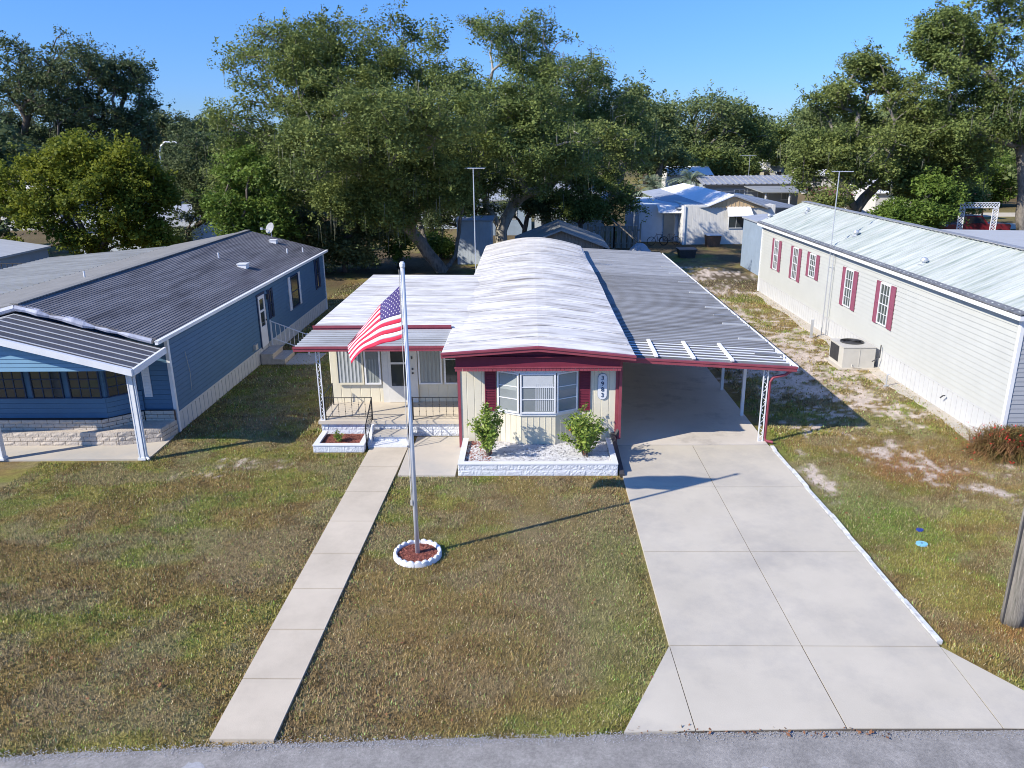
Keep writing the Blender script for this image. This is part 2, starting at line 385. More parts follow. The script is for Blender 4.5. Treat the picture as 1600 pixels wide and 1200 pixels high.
def ground():
    xs = np.unique(np.concatenate([np.array([-700,-400,-250,-160,-110,-80,-60,-48,-40,-34,-29,-25,-22,-20,-18]), np.arange(-17, 17.01, .14), np.array([18,19,20,22,25,29,34,40,48,60,80,110,160,250,400,700])]))
    ys = np.unique(np.concatenate([np.array([-200,-60,-20,-5,0,4,6,7.4]), np.arange(8, 36, .14), np.arange(36, 60, .5), np.array([62,65,70,76,84,95,110,130,160,200,270,400,700,1200])]))
    X, Y = np.meshgrid(xs, ys); x = X.ravel(); y = Y.ravel()
    c = lawn_colour(x, y); s = sand_mask(x, y)[:, None]
    sandc = np.array([.56,.47,.39])*(.8+.4*fbm(x*4, y*4, 81))[:, None]
    c = c*.80*(1-s) + sandc*s
    z = (fbm(x*.5, y*.5, 91)-.5)*.03*(y > 8)*(y < 60)
    z = np.where(in_hard(x, y, .25), -.012, z-.004)
    me = bpy.data.meshes.new('ground'); nx = len(xs); ny = len(ys)
    me.vertices.add(nx*ny); me.vertices.foreach_set('co', np.stack([x, y, z], 1).astype(np.float32).ravel())
    i, j = np.meshgrid(np.arange(nx-1), np.arange(ny-1)); k = (j*nx+i).ravel()
    F = np.stack([k, k+1, k+nx+1, k+nx], 1).astype(np.int32); m = len(F)
    me.loops.add(m*4); me.loops.foreach_set('vertex_index', F.ravel()); me.polygons.add(m); me.polygons.foreach_set('loop_start', np.arange(0, m*4, 4, dtype=np.int32))
    me.update(calc_edges=True)
    a = me.attributes.new('Col', 'FLOAT_COLOR', 'POINT'); cc = np.ones((nx*ny, 4), np.float32); cc[:, :3] = c; a.data.foreach_set('color', cc.ravel())
    me.materials.append(MATS['ground_mat']); o = bpy.data.objects.new('ground', me); C.objects.link(o); struct(o)
ground()

def grass(n, x0, x1, y0, y1, L, W, name, label, power=1.0):
    x = NR.uniform(x0, x1, n); y = y0 + (y1-y0)*NR.uniform(0, 1, n)**power
    keep = ~in_hard(x, y, -.028) & (NR.uniform(0, 1, n) > sand_mask(x, y)*.93) & (np.abs(x-.3) < y*.78+3)
    x = x[keep]; y = y[keep]; k = len(x)
    c = lawn_colour(x, y)
    r = NR.uniform(0, 1, (k, 1)); c = c*(.86+.42*r); straw = NR.uniform(0, 1, k) < .13; c[straw] = np.array([.45,.38,.22])*(.6+.6*NR.uniform(0, 1, (straw.sum(), 1)))
    gr = NR.uniform(0, 1, k) < .12; c[gr] = c[gr]*np.array([.75,1.25,.75])
    h = L*NR.uniform(.5, 1.25, k)*(.75+.5*fbm(x*.8, y*.8, 99)); a = NR.uniform(0, 2*np.pi, k); lean = NR.uniform(.35, 1.3, k)*h; w = W*NR.uniform(.6, 1.3, k)
    dx = np.cos(a)*lean; dy = np.sin(a)*lean; px = -np.sin(a)*w/2; py = np.cos(a)*w/2
    z0 = np.full(k, -.02)
    V = np.zeros((k, 4, 3)); 
    V[:, 0] = np.stack([x-px, y-py, z0], 1); V[:, 1] = np.stack([x+px, y+py, z0], 1)
    V[:, 2] = np.stack([x+px*.4+dx, y+py*.4+dy, h], 1); V[:, 3] = np.stack([x-px*.4+dx, y-py*.4+dy, h], 1)
    o = quads(name, V, 'grass_blade', col=c); tag(o, label, 'grass', kind='stuff')
grass(520000, -13, 13, 8.3, 21, .034, .015, 'lawn_grass', 'short patchy olive and brown lawn grass in the front yards', 1.15)
grass(130000, -11, 14, 20.5, 46, .05, .034, 'side_yard_grass', 'sparse grass and weeds growing in the side yards between the homes', 1.2)

# road
mb = MB(); xs = list(np.arange(-60, 60.1, .12)); vs = []
ed = [float(road_edge(x)) + .05*(float(vnoise(np.array([x*2.1]), np.array([.5]), 3)[0])-.5) + .06*(float(vnoise(np.array([x*7.0]), np.array([2.5]), 4)[0])-.5) for x in xs]
for i in range(len(xs)-1):
    mb.add([(xs[i], -9, .016), (xs[i+1], -9, .016), (xs[i+1], ed[i+1], .016), (xs[i], ed[i], .016), (xs[i+1], ed[i+1], -.03), (xs[i], ed[i], -.03)], [(0,1,2,3), (3,2,4,5)])
struct(mb.build('road', 'asphalt'))
mb = MB()
for cx, cy, rr in ((-4.55, 8.22, .17), (-6.9, 8.05, .06), (3.1, 8.3, .07)):
    pts = [(cx+rr*math.cos(a)*R_.uniform(.8, 1.15), cy+rr*math.sin(a)*R_.uniform(.8, 1.15)) for a in np.linspace(0, 2*math.pi, 18)[:-1]]
    mb.prism(pts, .012, .0205)
struct(mb.build('road_patch', 'asphalt_pale'))
# loose grit along the road edge
k = 9000; gx = NR.uniform(-14, 14, k); gy = road_edge(gx)+NR.normal(-.03, .06, k); s = NR.uniform(.004, .014, k); a = NR.uniform(0, 6.28, k)
V = np.zeros((k, 4, 3))
for j in range(4): V[:, j] = np.stack([gx+s*np.cos(a+j*1.57), gy+s*np.sin(a+j*1.57), np.full(k, .021)+(j % 2)*s*.8], 1)
tag(quads('road_grit', V, 'asphalt_pale'), 'pale grit scattered along the ragged asphalt edge', 'gravel', kind='stuff')

# driveway slabs with open joints
mb = MB(); g = .009; zt = .045
def slab(p): 
    c = np.mean(p, 0); q = [tuple(np.array(v) + (c-np.array(v))/np.linalg.norm(c-np.array(v))*g*1.4) for v in p]
    mb.prism(q, -.02, zt); 
rows = [10.92, 13.98, 17.05, 19.72]
for a, b in zip(rows[:-1], rows[1:]):
    xl, xm, xr = (lambda q, u, v: float(np.interp(q, [10.92, 19.72], [u, v]))), 0, 0
    slab([(xl(a, 2.28, 2.30), a), (xl(a, 4.45, 4.43), a), (xl(b, 4.45, 4.43), b), (xl(b, 2.28, 2.30), b)]); slab([(xl(a, 4.45, 4.43), a), (xl(a, 6.70, 6.50), a), (xl(b, 6.70, 6.50), b), (xl(b, 4.45, 4.43), b)])
e = lambda x: float(road_edge(x))+.015
slab([(1.30, e(1.3)), (2.32, e(2.3)), (2.28, 10.92)])
slab([(2.32, e(2.3)), (4.46, e(4.46)), (4.45, 10.92), (2.28, 10.92)])
slab([(4.46, e(4.46)), (6.65, e(6.65)), (6.70, 10.92), (4.45, 10.92)])
slab([(6.65, e(6.65)), (7.95, e(7.95)), (6.70, 10.92)])
mb.cur = 1; mb.prism([(1.36, e(1.3)+.03), (7.85, e(7.9)+.03), (6.68, 10.9), (6.46, 19.7), (2.32, 19.7), (2.31, 10.9)], -.03, zt-.014)
struct(mb.build('driveway', ['concrete_drive', 'joint']))
# carport slab
mb = MB(); mb.prism([(2.31, 19.74), (6.48, 19.74), (6.48, 42), (2.31, 42)], -.02, .052)
struct(mb.build('carport_slab', 'concrete_carport'))
# front walk
mb = MB(); ys = [8.76, 10.05, 11.33, 12.6, 13.9, 15.3, 16.8, 18.3, 19.62]
wl = lambda y: float(np.interp(y, [8.6,19.7], [-4.53,-4.39])); wr = lambda y: float(np.interp(y, [8.6,19.7], [-3.60,-3.34]))
for a, b in zip(ys[:-1], ys[1:]): slab([(wl(a), a), (wr(a), a), (wr(b), b), (wl(b), b)])
mb.cur = 1; mb.prism([(wl(8.8)+.02, 8.79), (wr(8.8)-.02, 8.79), (wr(19.6)-.02, 19.58), (wl(19.6)+.02, 19.58)], -.03, zt-.014)
struct(mb.build('front_walk', ['concrete_walk', 'joint']))
mb = MB(); mb.prism([(-3.33, 17.78), (-1.88, 17.74), (-1.88, 20.42), (-3.20, 20.42), (-3.20, 19.65), (-3.33, 19.6)], -.02, .04)
struct(mb.build('patio_slab', 'concrete'))
mb = MB(); mb.prism([(-20, 18.72), (-10.18, 18.86), (-10.2, 20.15), (-10.26, 20.9), (-20, 20.9)], -.02, .035)
struct(mb.build('neighbour_patio', 'concrete'))
# side street seen at far right
mb = MB(); mb.prism([(40, 72), (90, 66), (90, 71), (40, 77)], -.02, .03); mb.prism([(36, 84), (110, 78), (110, 82.5), (36, 88.5)], -.02, .03)
struct(mb.build('side_street', 'concrete_drive'))

# edging blocks beside the drive
y = 11.05; k = 0
eb = None
while y < 19.6:
    L = R_.choice([1.05, 1.25, .95, 1.4]); L = min(L, 19.65-y)
    xc = float(np.interp(y+L/2, [11, 19.6], [6.765, 6.565])); m = MB()
    m.prism([(-.045, 0), (.045, 0), (.045, L-.012), (-.045, L-.012)], -.02, .058)
    m.v = [(a+R_.uniform(-.006, .006), b, c+R_.uniform(-.008, .008)) for a, b, c in m.v]
    o = m.build('edging_block', 'edging_paint'); o.location = (xc+R_.uniform(-.012, .012), y, 0); o.rotation_euler.z = rad(1.4+R_.uniform(-.7, .7))
    tag(o, 'white painted concrete edging block along the right edge of the driveway', 'edging block', 'edging blocks beside the driveway')
    y += L+.01

# ================================================================== splitface / brick walls
def block_wall(mb, fr, u0, u1, w0, w1, bl, bh, depth=.1, jit=.006, gap=.004, nx=12, nz=4, matc=0, mort=1):
    rows = max(1, int(round((w1-w0)/bh))); bh = (w1-w0)/rows
    mb.cur = mort; mb.box(u0+.004, u1-.004, -depth+.002, -.016, w0, w1-.004, fr); mb.cur = matc
    for r in range(rows):
        u = u0 - (bl/2 if r % 2 else 0)
        while u < u1-1e-4:
            a = max(u, u0)+gap/2; b = min(u+bl, u1)-gap/2; u += bl
            if b-a < .02: continue
            z0 = w0+r*bh+gap/2; z1 = w0+(r+1)*bh-gap/2
            vs = []; o0 = R_.uniform(-.004, .004)
            for j in range(nz+1):
                for i in range(nx+1):
                    ed_ = i in (0, nx) or j in (0, nz)
                    vs.append(fr(a+(b-a)*i/nx, 0 if ed_ else R_.uniform(0, jit)*2+o0, z0+(z1-z0)*j/nz))
            m = nx+1; fs = [(j*m+i, j*m+i+1, (j+1)*m+i+1, (j+1)*m+i) for j in range(nz) for i in range(nx)]
            base = len(vs); vs += [fr(a, -depth, z0), fr(b, -depth, z0), fr(b, -depth, z1), fr(a, -depth, z1)]
            c = (0, nx, nz*m+nx, nz*m)
            fs += [tuple(range(0, nx+1))[::-1]+(base, base+1), tuple(range(nz*m, nz*m+nx+1))+(base+2, base+3),
                   tuple(j*m for j in range(nz+1))+(base+3, base), tuple(j*m+nx for j in range(nz, -1, -1))+(base+1, base+2)]
            mb.add(vs, fs)

def window(parent, fr, u0, u1, w0, w1, frame='white_metal', glass='glass_dark', cols=1, rows=1, t=.05, d=.05, bar=.02, split=None, n0=0.0):
    m = MB(); m.box(u0, u1, n0, n0+d, w0, w0+t, fr); m.box(u0, u1, n0, n0+d, w1-t, w1, fr); m.box(u0, u0+t, n0, n0+d-.001, w0+t, w1-t, fr); m.box(u1-t, u1, n0, n0+d-.001, w0+t, w1-t, fr)
    for i in range(1, cols):
        c = u0+t+(u1-u0-2*t)*i/cols; m.box(c-bar/2, c+bar/2, n0+.012, n0+d*.7, w0+t, w1-t, fr)
    for j in range(1, rows):
        c = w0+t+(w1-w0-2*t)*j/rows; b = bar*(1.8 if split == j else 1); m.box(u0+t, u1-t, n0+.012, n0+d*.7+.002+(.01 if split == j else 0), c-b/2, c+b/2, fr)
    o = m.build('window', frame, parent)
    m = MB(); m.box(u0+t*.5, u1-t*.5, n0+.001, n0+.018, w0+t*.5, w1-t*.5, fr); m.build('pane', glass, o)
    return o
def shutter(parent, fr, u0, u1, w0, w1, mt, d=.03, slats=True):
    m = MB(); t = .03; m.box(u0, u1, 0, d*.5, w0, w1, fr)
    for a, b, c, e_ in ((u0, u0+t, w0, w1), (u1-t, u1, w0, w1), (u0+t, u1-t, w0, w0+t), (u0+t, u1-t, w1-t, w1), (u0+t, u1-t, (w0+w1)/2-.02, (w0+w1)/2+.02)):
        m.box(a, b, d*.5, d, c, e_, fr)
    if slats:
        z = w0+t+.02
        while z < w1-t-.03:
            if abs(z-(w0+w1)/2) > .04: m.box(u0+t, u1-t, d*.5, d*.85, z, z+.018, fr)
            z += .045
    return m.build('shutter', mt, parent)

# ================================================================== MAIN HOME
H = thing('mobile_home', 'cream mobile home with maroon trim, white coated roof and a bay window at its front', 'mobile home', (.2, 19.64, 0))
X0, X1, YF, YB = -1.88, 2.31, 19.64, 40.3
m = MB()
def wallpanel(m, a, b, z0, z1, prof=p_groove, pitch=.2):
    L = math.hypot(b[0]-a[0], b[1]-a[1]); m.sheet((a[0], a[1], z0), (b[0], b[1], z0), (b[0], b[1], z1), (a[0], a[1], z1), prof(L, pitch), thick=.05)
wallpanel(m, (X0, YF), (X1, YF), 0, 2.70); wallpanel(m, (X1, YF+.05), (X1, YB), 0, 2.72); wallpanel(m, (X1, YB), (X0, YB), 0, 2.75); wallpanel(m, (X0, YB), (X0, YF+.05), 0, 2.75)
m.build('wall', 'cream_panel', H)
# maroon corner trims
for a_, b_ in ((X0-.045, X0+.03), (X1-.03, X1+.05)): m = MB(); m.box(a_, b_, YF-.035, YF+.06, 0, 2.39); m.build('corner_trim', 'maroon', H)
# fascia band under eave, scalloped lower trim
m = MB(); m.box(X0-.04, X1+.03, 19.21, YF-.02, 2.40, 2.71)
m.prism([(X0-.04, 2.711), (X1+.03, 2.711), (.22, 2.895)], 0, .1, lambda u, w, nn: (u, 19.22+nn, w))
m.build('awning_band', 'maroon_dark', H)
m = MB(); n = 44
for i in range(n):
    a = X0-.06+(X1-X0+.11)*i/n; b = a+(X1-X0+.11)/n; q = (a+b)/2
    m.prism([(a+.004, 0), (b-.004, 0), (b-.004, .10), (a+.004, .10)], .0, .02, lambda u, w, nn: (u, 19.20-nn, 2.33+w))
m.box(X0-.07, X1+.06, 19.165, 19.205, 2.41, 2.44)
m.build('scalloped_trim', 'maroon', H)
# roof
def roofz(x, y):
    t = np.clip((y-19.1)/21.3, 0, 1); pk = 3.02+.24*t; el = 2.85+.0*t; er = 2.76+.04*t
    c = .22
    if x < c: s = (c-x)/(c+2.25); s = s*s/(s+.12)*1.12; return pk-(pk-el)*s**(1+.55*t)
    s = (x-c)/(2.69-c); s = s*s/(s+.12)*1.12; return pk-(pk-er)*s**(1+.55*t)
m = MB(); nx = 16; ny = 60; XS = [-2.25+(4.94)*i/nx for i in range(nx+1)]; YS = [19.1+21.4*j/ny for j in range(ny+1)]
vs = []
wob = lambda x, y: x if abs(x-2.69) > .01 else x-.05*math.sin((y-19)*.42)*((y-19)/21)
for j, y in enumerate(YS):
    for x in XS: vs.append((wob(x, y), y, roofz(x, y)+.010*math.sin(y*2.2+x)+.006*math.sin(y*17.3+x*.7)*math.sin(y*3.1)))
b = len(vs); vs += [(x, y, z-.06) for x, y, z in vs]; k = nx+1
fs = [(j*k+i, j*k+i+1, (j+1)*k+i+1, (j+1)*k+i) for j in range(ny) for i in range(nx)]; fs += [tuple(b+q for q in f[::-1]) for f in fs]
fs += [(i+1, i, b+i, b+i+1) for i in range(nx)] + [(ny*k+i, ny*k+i+1, b+ny*k+i+1, b+ny*k+i) for i in range(nx)]
fs += [(j*k, (j+1)*k, b+(j+1)*k, b+j*k) for j in range(ny)] + [((j+1)*k+nx, j*k+nx, b+j*k+nx, b+(j+1)*k+nx) for j in range(ny)]
m.add(vs, fs)
# overlapping seams of the coated roof
sr = random.Random(3)
for j in range(17):
    y = 20.1+j*1.22+sr.uniform(-.06, .06); pts = [(x, y+sr.uniform(-.006, .006), roofz(x, y)+.022) for x in [-2.2+i*.4 for i in range(13)]]
    for a, c in zip(pts[:-1], pts[1:]): m.bar(a, c, .035, .012)
roof = m.build('roof', 'roof_white', H)
# front gutter following the low gable
m = MB()
for a, c in (((-2.27, roofz(-2.25, 19.1)), (.22, 3.02)), ((.22, 3.02), (2.71, roofz(2.69, 19.1)))):
    m.hexa([(a[0], 19.0, a[1]-.12), (c[0], 19.0, c[1]-.12), (c[0], 19.1, c[1]-.12), (a[0], 19.1, a[1]-.12)], [(a[0], 19.0, a[1]-.01), (c[0], 19.0, c[1]-.01), (c[0], 19.1, c[1]-.01), (a[0], 19.1, a[1]-.01)])
    m.hexa([(a[0], 18.975, a[1]-.035), (c[0], 18.975, c[1]-.035), (c[0], 19.1, c[1]-.035), (a[0], 19.1, a[1]-.035)], [(a[0], 18.975, a[1]+.01), (c[0], 18.975, c[1]+.01), (c[0], 19.1, c[1]+.01), (a[0], 19.1, a[1]+.01)])
m.build('front_gutter', 'maroon', H)
m = MB(); m.prism([(-2.2, 19.11), (2.6, 19.11), (2.6, 19.6), (-2.2, 19.6)], 2.712, 2.735); m.build('soffit', 'maroon_dark', H)
m = MB(); m.hexa([(2.66, 19.1, 2.64), (2.71, 19.1, 2.64), (2.70, 40.4, 2.70), (2.64, 40.4, 2.70)], [(2.66, 19.1, 2.735), (2.71, 19.1, 2.735), (2.70, 40.4, 2.76), (2.64, 40.4, 2.76)])
m.hexa([(-2.27, 19.1, 2.73), (-2.22, 19.1, 2.73), (-2.22, 22, 2.73), (-2.27, 22, 2.73)], [(-2.27, 19.1, 2.83), (-2.22, 19.1, 2.83), (-2.22, 22, 2.83), (-2.27, 22, 2.83)])
m.build('side_gutter', 'white_metal', H)
# bay window
BYF = 19.30; bx0, bx1, cx0, cx1 = -.86, 1.27, -.27, .69
m = MB()
m.prism([(bx0, YF-.02), (cx0, BYF), (cx1, BYF), (bx1, YF-.02)], 1.06, 1.13); bw = m.build('bay_sill', 'white_paint', H)
m = MB(); m.prism([(bx0+.04, YF-.02), (cx0+.02, BYF+.04), (cx1-.02, BYF+.04), (bx1-.04, YF-.02)], .0, 1.06)
for (a, c) in (((bx0+.04, YF-.02), (cx0+.02, BYF+.04)), ((cx0+.02, BYF+.04), (cx1-.02, BYF+.04)), ((cx1-.02, BYF+.04), (bx1-.04, YF-.02))):
    f, L = diag(a, c)
    for i in range(int(L/.16)+1): m.box(i*.16, i*.16+.02, 0, .008, .01, 1.05, f)
m.build('bay_skirt', 'cream_panel', H)
m = MB(); m.prism([(bx0-.02, YF-.02), (cx0-.02, BYF-.02), (cx1+.02, BYF-.02), (bx1+.02, YF-.02)], 2.24, 2.30); m.build('bay_head', 'white_paint', H)
for (a, c, gl) in (((bx0, YF-.03), (cx0, BYF+.01), 'glass_grey'), ((cx0, BYF+.01), (cx1, BYF+.01), 'glass_grey'), ((cx1, BYF+.01), (bx1, YF-.03), 'glass_grey')):
    f, L = diag(a, c); wdw = window(H, f, .012, L-.012, 1.13, 2.24, 'white_metal', gl, 1, 3, t=.042, d=.045, bar=.02)
    mm = MB()
    if L > .8:
        for i in range(9):
            u = .42+i*.055; mm.box(u, u+.026, .019, .024, 1.2, 1.95, f)
        mm.build('curtain', 'curtain', wdw)
        mm = MB(); mm.box(.09, L-.09, .0185, .0215, 1.86, 2.18, f); mm.build('blind', 'curtain', wdw)
    else:
        mm.box(.08, L-.08, .0185, .0215, 1.75, 2.17, f); mm.build('blind', 'curtain_grey', wdw)
fF = front(YF-.016)
shutter(H, fF, -1.20, -.90, 1.10, 2.26, 'maroon_dark'); shutter(H, fF, 1.31, 1.61, 1.10, 2.26, 'maroon_dark')
# black downspout at the right front corner, running out over the planter
m = MB(); m.box(X1+.055, X1+.13, YF-.10, YF-.02, .3, 2.66); dsp = m.build('downspout', 'maroon', H)
m = MB(); m.bar((X1+.09, YF-.05, .55), (X1+.0, YF-.0-.10, .40), .09, .08); m.bar((X1-.08, YF-.02, .42), (X1-.02, YF-1.95, .05), .11, .09); m.build('drain_pipe', 'dark_metal', H)
# ------- enclosed room and porch on the left
m = MB(); AX0 = -6.0
wallpanel(m, (AX0, 22.2), (X0, 22.2), .45, 2.72, p_groove, .3); wallpanel(m, (AX0, 30.4), (AX0, 22.25), .0, 2.72); wallpanel(m, (X0, 30.4), (AX0, 30.4), 0, 2.72)
m.build('room_wall', 'cream_panel', H)
m = MB(); m.hexa([(-6.28, 21.9, 2.80), (-1.4, 21.9, 2.80), (-1.4, 30.9, 2.80), (-6.28, 30.9, 2.82)], [(-6.28, 21.9, 2.935), (-1.4, 21.9, 2.875), (-1.4, 30.9, 2.895), (-6.28, 30.9, 2.95)])
sr = random.Random(5)
for j in range(9):
    y = 22.5+j*.95+sr.uniform(-.05, .05); m.bar((-6.25, y, 2.942), (-2.3, y+sr.uniform(-.02, .02), 2.894), .04, .012)
m.build('room_roof', 'roof_white', H)
m = MB(); m.box(-6.30, -2.27, 21.84, 21.895, 2.80, 2.945); m.box(-6.31, -2.27, 21.815, 21.84, 2.88, 2.955); m.build('room_fascia', 'maroon', H)
# porch roof
m = MB(); L = 1.75
m.sheet((-2.27, 20.35, 2.68), (-2.27, 21.84, 2.80), (-6.32, 21.84, 2.80), (-6.44, 20.35, 2.68), p_rib(1.5, .165, .07, .045), thick=.015, two=True)
m.build('porch_roof', ['pan_rib', 'roof_metal_light'], H)
m = MB(); m.box(-6.46, -2.24, 20.26, 20.33, 2.59, 2.72); m.box(-6.46, -2.24, 20.24, 20.26, 2.67, 2.735); m.build('porch_gutter', 'maroon', H)
m = MB(); m.box(-6.2, -2.0, 22.0, 22.14, 2.58, 2.66); m.build('porch_beam', 'cream_panel', H)
# porch slab, block base, steps
m = MB(); m.prism([(-6.0, 20.48), (X0-.02, 20.48), (X0-.02, 22.19), (-6.0, 22.19)], .40, .50); m.build('porch_floor', 'porch_floor', H)
m = MB(); block_wall(m, front(20.56), -5.94, X0-.03, 0, .40, .40, .20, .12); block_wall(m, side(-5.94, -1), 20.57, 22.2, 0, .40, .40, .2, .12); m.build('porch_base', ['white_block', 'white_block'], H)
m = MB(); m.prism([(-4.40, 20.03), (-3.42, 20.03), (-3.42, 20.47), (-4.40, 20.47)], .19, .245)
m.build('step', 'concrete', H)
m = MB(); block_wall(m, front(20.09), -4.38, -3.44, 0, .185, .31, .185, .3); m.prism([(-4.44, 19.62), (-3.38, 19.62), (-3.38, 20.08), (-4.44, 20.08)], -.02, .06)
fs_ = lambda u, w, x: (x, u, w)
for xx in (-4.47, -3.40):
    m.prism([(19.72, 0), (20.46, 0), (20.46, .42), (20.3, .42), (19.72, .06)], xx, xx+.07, fs_)
m.build('step_base', 'white_block', H)
# porch front: windows and door
fP = front(22.14)
def rails_curtain(par, u0, u1, w0, w1, n0=.02, mt='curtain', step=.09):
    mm = MB(); u = u0
    while u < u1: mm.box(u, min(u+step*.5, u1), n0, n0+.006, w0, w1, fP); u += step
    mm.build('curtain', mt, par)
w = window(H, fP, -5.80, -4.98, 1.07, 2.62, 'cream_panel', 'glass_grey', 1, 1); rails_curtain(w, -5.72, -5.05, 1.13, 2.55, step=.11)
w = window(H, fP, -4.95, -4.48+.02, 1.07, 2.62, 'white_metal', 'glass_grey', 1, 1)
rails_curtain(w, -4.9, -4.6, 1.13, 1.85, mt='curtain_grey')
w = window(H, fP, -3.33, -2.62, 1.07, 2.62, 'white_metal', 'glass_grey', 1, 1); rails_curtain(w, -3.25, -2.7, 1.13, 2.55, mt='curtain_grey', step=.12)
w = window(H, fP, -2.56, -1.93, 1.07, 2.62, 'white_metal', 'glass_dark', 1, 2)
m = MB(); m.box(-4.42, -4.24, 0, .03, .5, 2.62, fP); m.box(-3.60, -3.36, 0, .03, .5, 2.62, fP); m.box(-4.24, -3.60, 0, .03, 2.53, 2.62, fP); m.build('door_frame', 'off_white_wall', H)
m = MB(); m.box(-4.235, -3.605, .0, .045, .51, 1.02, fP); m.box(-4.235, -4.15, .0, .045, 1.02, 2.52, fP); m.box(-3.69, -3.605, 0, .045, 1.02, 2.52, fP); m.box(-4.15, -3.69, 0, .044, 1.70, 1.76, fP); m.box(-4.15, -3.69, 0, .044, 2.44, 2.52, fP)
dr = m.build('door', 'off_white_wall', H)
m = MB(); m.box(-4.15, -3.69, .005, .02, 1.02, 2.44, fP); m.build('pane', 'glass_dark', dr)
m = MB(); m.box(-3.655, -3.635, .045, .08, 1.40, 1.46, fP); m.tube([fP(-3.5, .03, 1.55), fP(-3.5, .06, 1.55)], .03, 10); m.tube([fP(-3.5, .03, 1.42), fP(-3.5, .06, 1.42)], .03, 10); m.build('handle', 'dark_metal', dr)
m = MB(); m.box(-3.53, -3.49, .03, .06, 1.86, 1.94, fP); m.build('doorbell', 'dark_metal', H)
# ornamental iron posts (porch + carport corner): white lattice scroll column
def iron_post(m, x, y, z0, z1, w=.11):
    for s in (-1, 1):
        m.box(x+s*w-.013, x+s*w+.013, y-.013, y+.013, z0, z1)
    z = z0+.03; k = 0
    while z < z1-.25:
        pts = [(x+(w-.015)*math.sin(a)*(1 if k % 2 else -1), y, z+.22*(a/(2*math.pi))) for a in np.linspace(0, 2*math.pi, 11)]
        m.tube(pts, .009, 5); z += .22; k += 1
    m.box(x-w-.02, x+w+.02, y-.03, y+.03, z0, z0+.015); m.box(x-w-.02, x+w+.02, y-.03, y+.03, z1-.015, z1)
m = MB(); iron_post(m, -5.88, 20.55, .50, 2.68, .05); m.build('porch_post', 'white_metal', H)
# iron railings
def railing(m, a, b, z0a, z0b, h=.66, posts=True, n=None, fancy=True):
    a = Vector(a); b = Vector(b); L = (b-a).length; n = n or max(2, int(L/.16))
    A0 = Vector((a.x, a.y, z0a)); B0 = Vector((b.x, b.y, z0b)); up = Vector((0, 0, 1))
    m.bar(A0+up*h, B0+up*h, .03, .014); m.bar(A0+up*.10, B0+up*.10, .018, .012)
    for i in range(1, n):
        p = A0.lerp(B0, i/n); m.tube([p+up*.10, p+up*h], .006, 5)
        if fancy:
            for q in (.25, .45): m.tube([p+up*(q-.018), p+up*q, p+up*(q+.018)], [.006, .017, .006], 6)
    if posts:
        for P_ in (A0, B0): m.box(P_.x-.014, P_.x+.014, P_.y-.014, P_.y+.014, P_.z, P_.z+h+.02)
for a, c in (((-5.80, 20.58), (-4.47, 20.58)), ((-3.32, 20.58), (-1.97, 20.58)), ((-5.9, 20.62), (-5.9, 21.9))):
    m = MB(); railing(m, a, c, .5, .5, n=7); m.build('railing', 'iron_black', H)
for xx in (-4.47, -3.30):
    m = MB(); railing(m, (xx, 20.55), (xx, 19.60), .5, .04, h=.62, n=7); m.build('stair_railing', 'iron_black', H)
# carport
ca = lambda x, d=0: float(np.interp(x, [2.35, 7.06], [2.50, 2.20]))+d
m = MB(); m.sheet((2.36, 21.55, ca(2.36)), (7.04, 21.55, ca(7.04)), (7.04, 42, ca(7.04)), (2.36, 42, ca(2.36)), [(0, 0), (1, 0)], nv=1, thick=.015)
m.v = []; m.f = []; m.m = []
L = 42.0-19.95
def ribs_y(y0, y1, pitch, w, h, x0, x1, mb_):
    pr = p_rib(y1-y0, pitch, w, h); mb_.sheet((x1, y0, ca(x1)), (x1, y1, ca(x1)), (x0, y1, ca(x0)), (x0, y0, ca(x0)), pr, thick=.015, two=True)
ribs_y(21.6, 34.0, .20, .075, .045, 2.36, 7.04, m); cr = m.build('carport_roof', ['pan_dark', 'pan_rib'], H)
m = MB(); ribs_y(34.0, 42.0, .20, .075, .035, 2.36, 7.04, m); m.build('carport_roof', ['roof_metal_grey', 'pan_rib'], H, label='paler corrugated rear half of the carport roof')
m = MB(); ribs_y(19.95, 21.6, .275, .11, .05, 2.36, 6.95, m); m.build('carport_roof', ['pan_dark', 'roof_bright'], H, label='paler widely ribbed front strip of the carport roof')
m = MB(); m.box(2.34, 7.10, 19.83, 19.9, 2.06, 2.19); m.v = []; m.f = []; m.m = []
m.hexa([(2.34, 19.84, ca(2.34)-.12), (7.10, 19.84, ca(7.1)-.12), (7.10, 19.93, ca(7.1)-.12), (2.34, 19.93, ca(2.34)-.12)], [(2.34, 19.84, ca(2.34)+.01), (7.10, 19.84, ca(7.1)+.01), (7.10, 19.93, ca(7.1)+.01), (2.34, 19.93, ca(2.34)+.01)])
m.hexa([(2.34, 19.82, ca(2.34)-.03), (7.11, 19.82, ca(7.1)-.03), (7.11, 19.84, ca(7.1)-.03), (2.34, 19.84, ca(2.34)-.03)], [(2.34, 19.82, ca(2.34)+.02), (7.11, 19.82, ca(7.1)+.02), (7.11, 19.84, ca(7.1)+.02), (2.34, 19.84, ca(2.34)+.02)])
m.build('carport_gutter', 'maroon', H)
m = MB()
for xx, y1 in ((3.40, 21.75), (4.40, 21.75), (5.43, 21.75)):
    m.bar((xx-.02, 19.96, ca(xx)+.065), (xx+.02, y1, ca(xx)+.07), .09, .05)
m.build('roof_bar', 'roof_bright', H)
m = MB(); m.box(7.05, 7.17, 19.95, 42, 2.07, 2.10); m.box(7.15, 7.17, 19.95, 42, 2.10, 2.20); m.box(7.05, 7.065, 19.95, 42, 2.10, 2.20)
m.build('carport_side_gutter', 'white_metal', H)
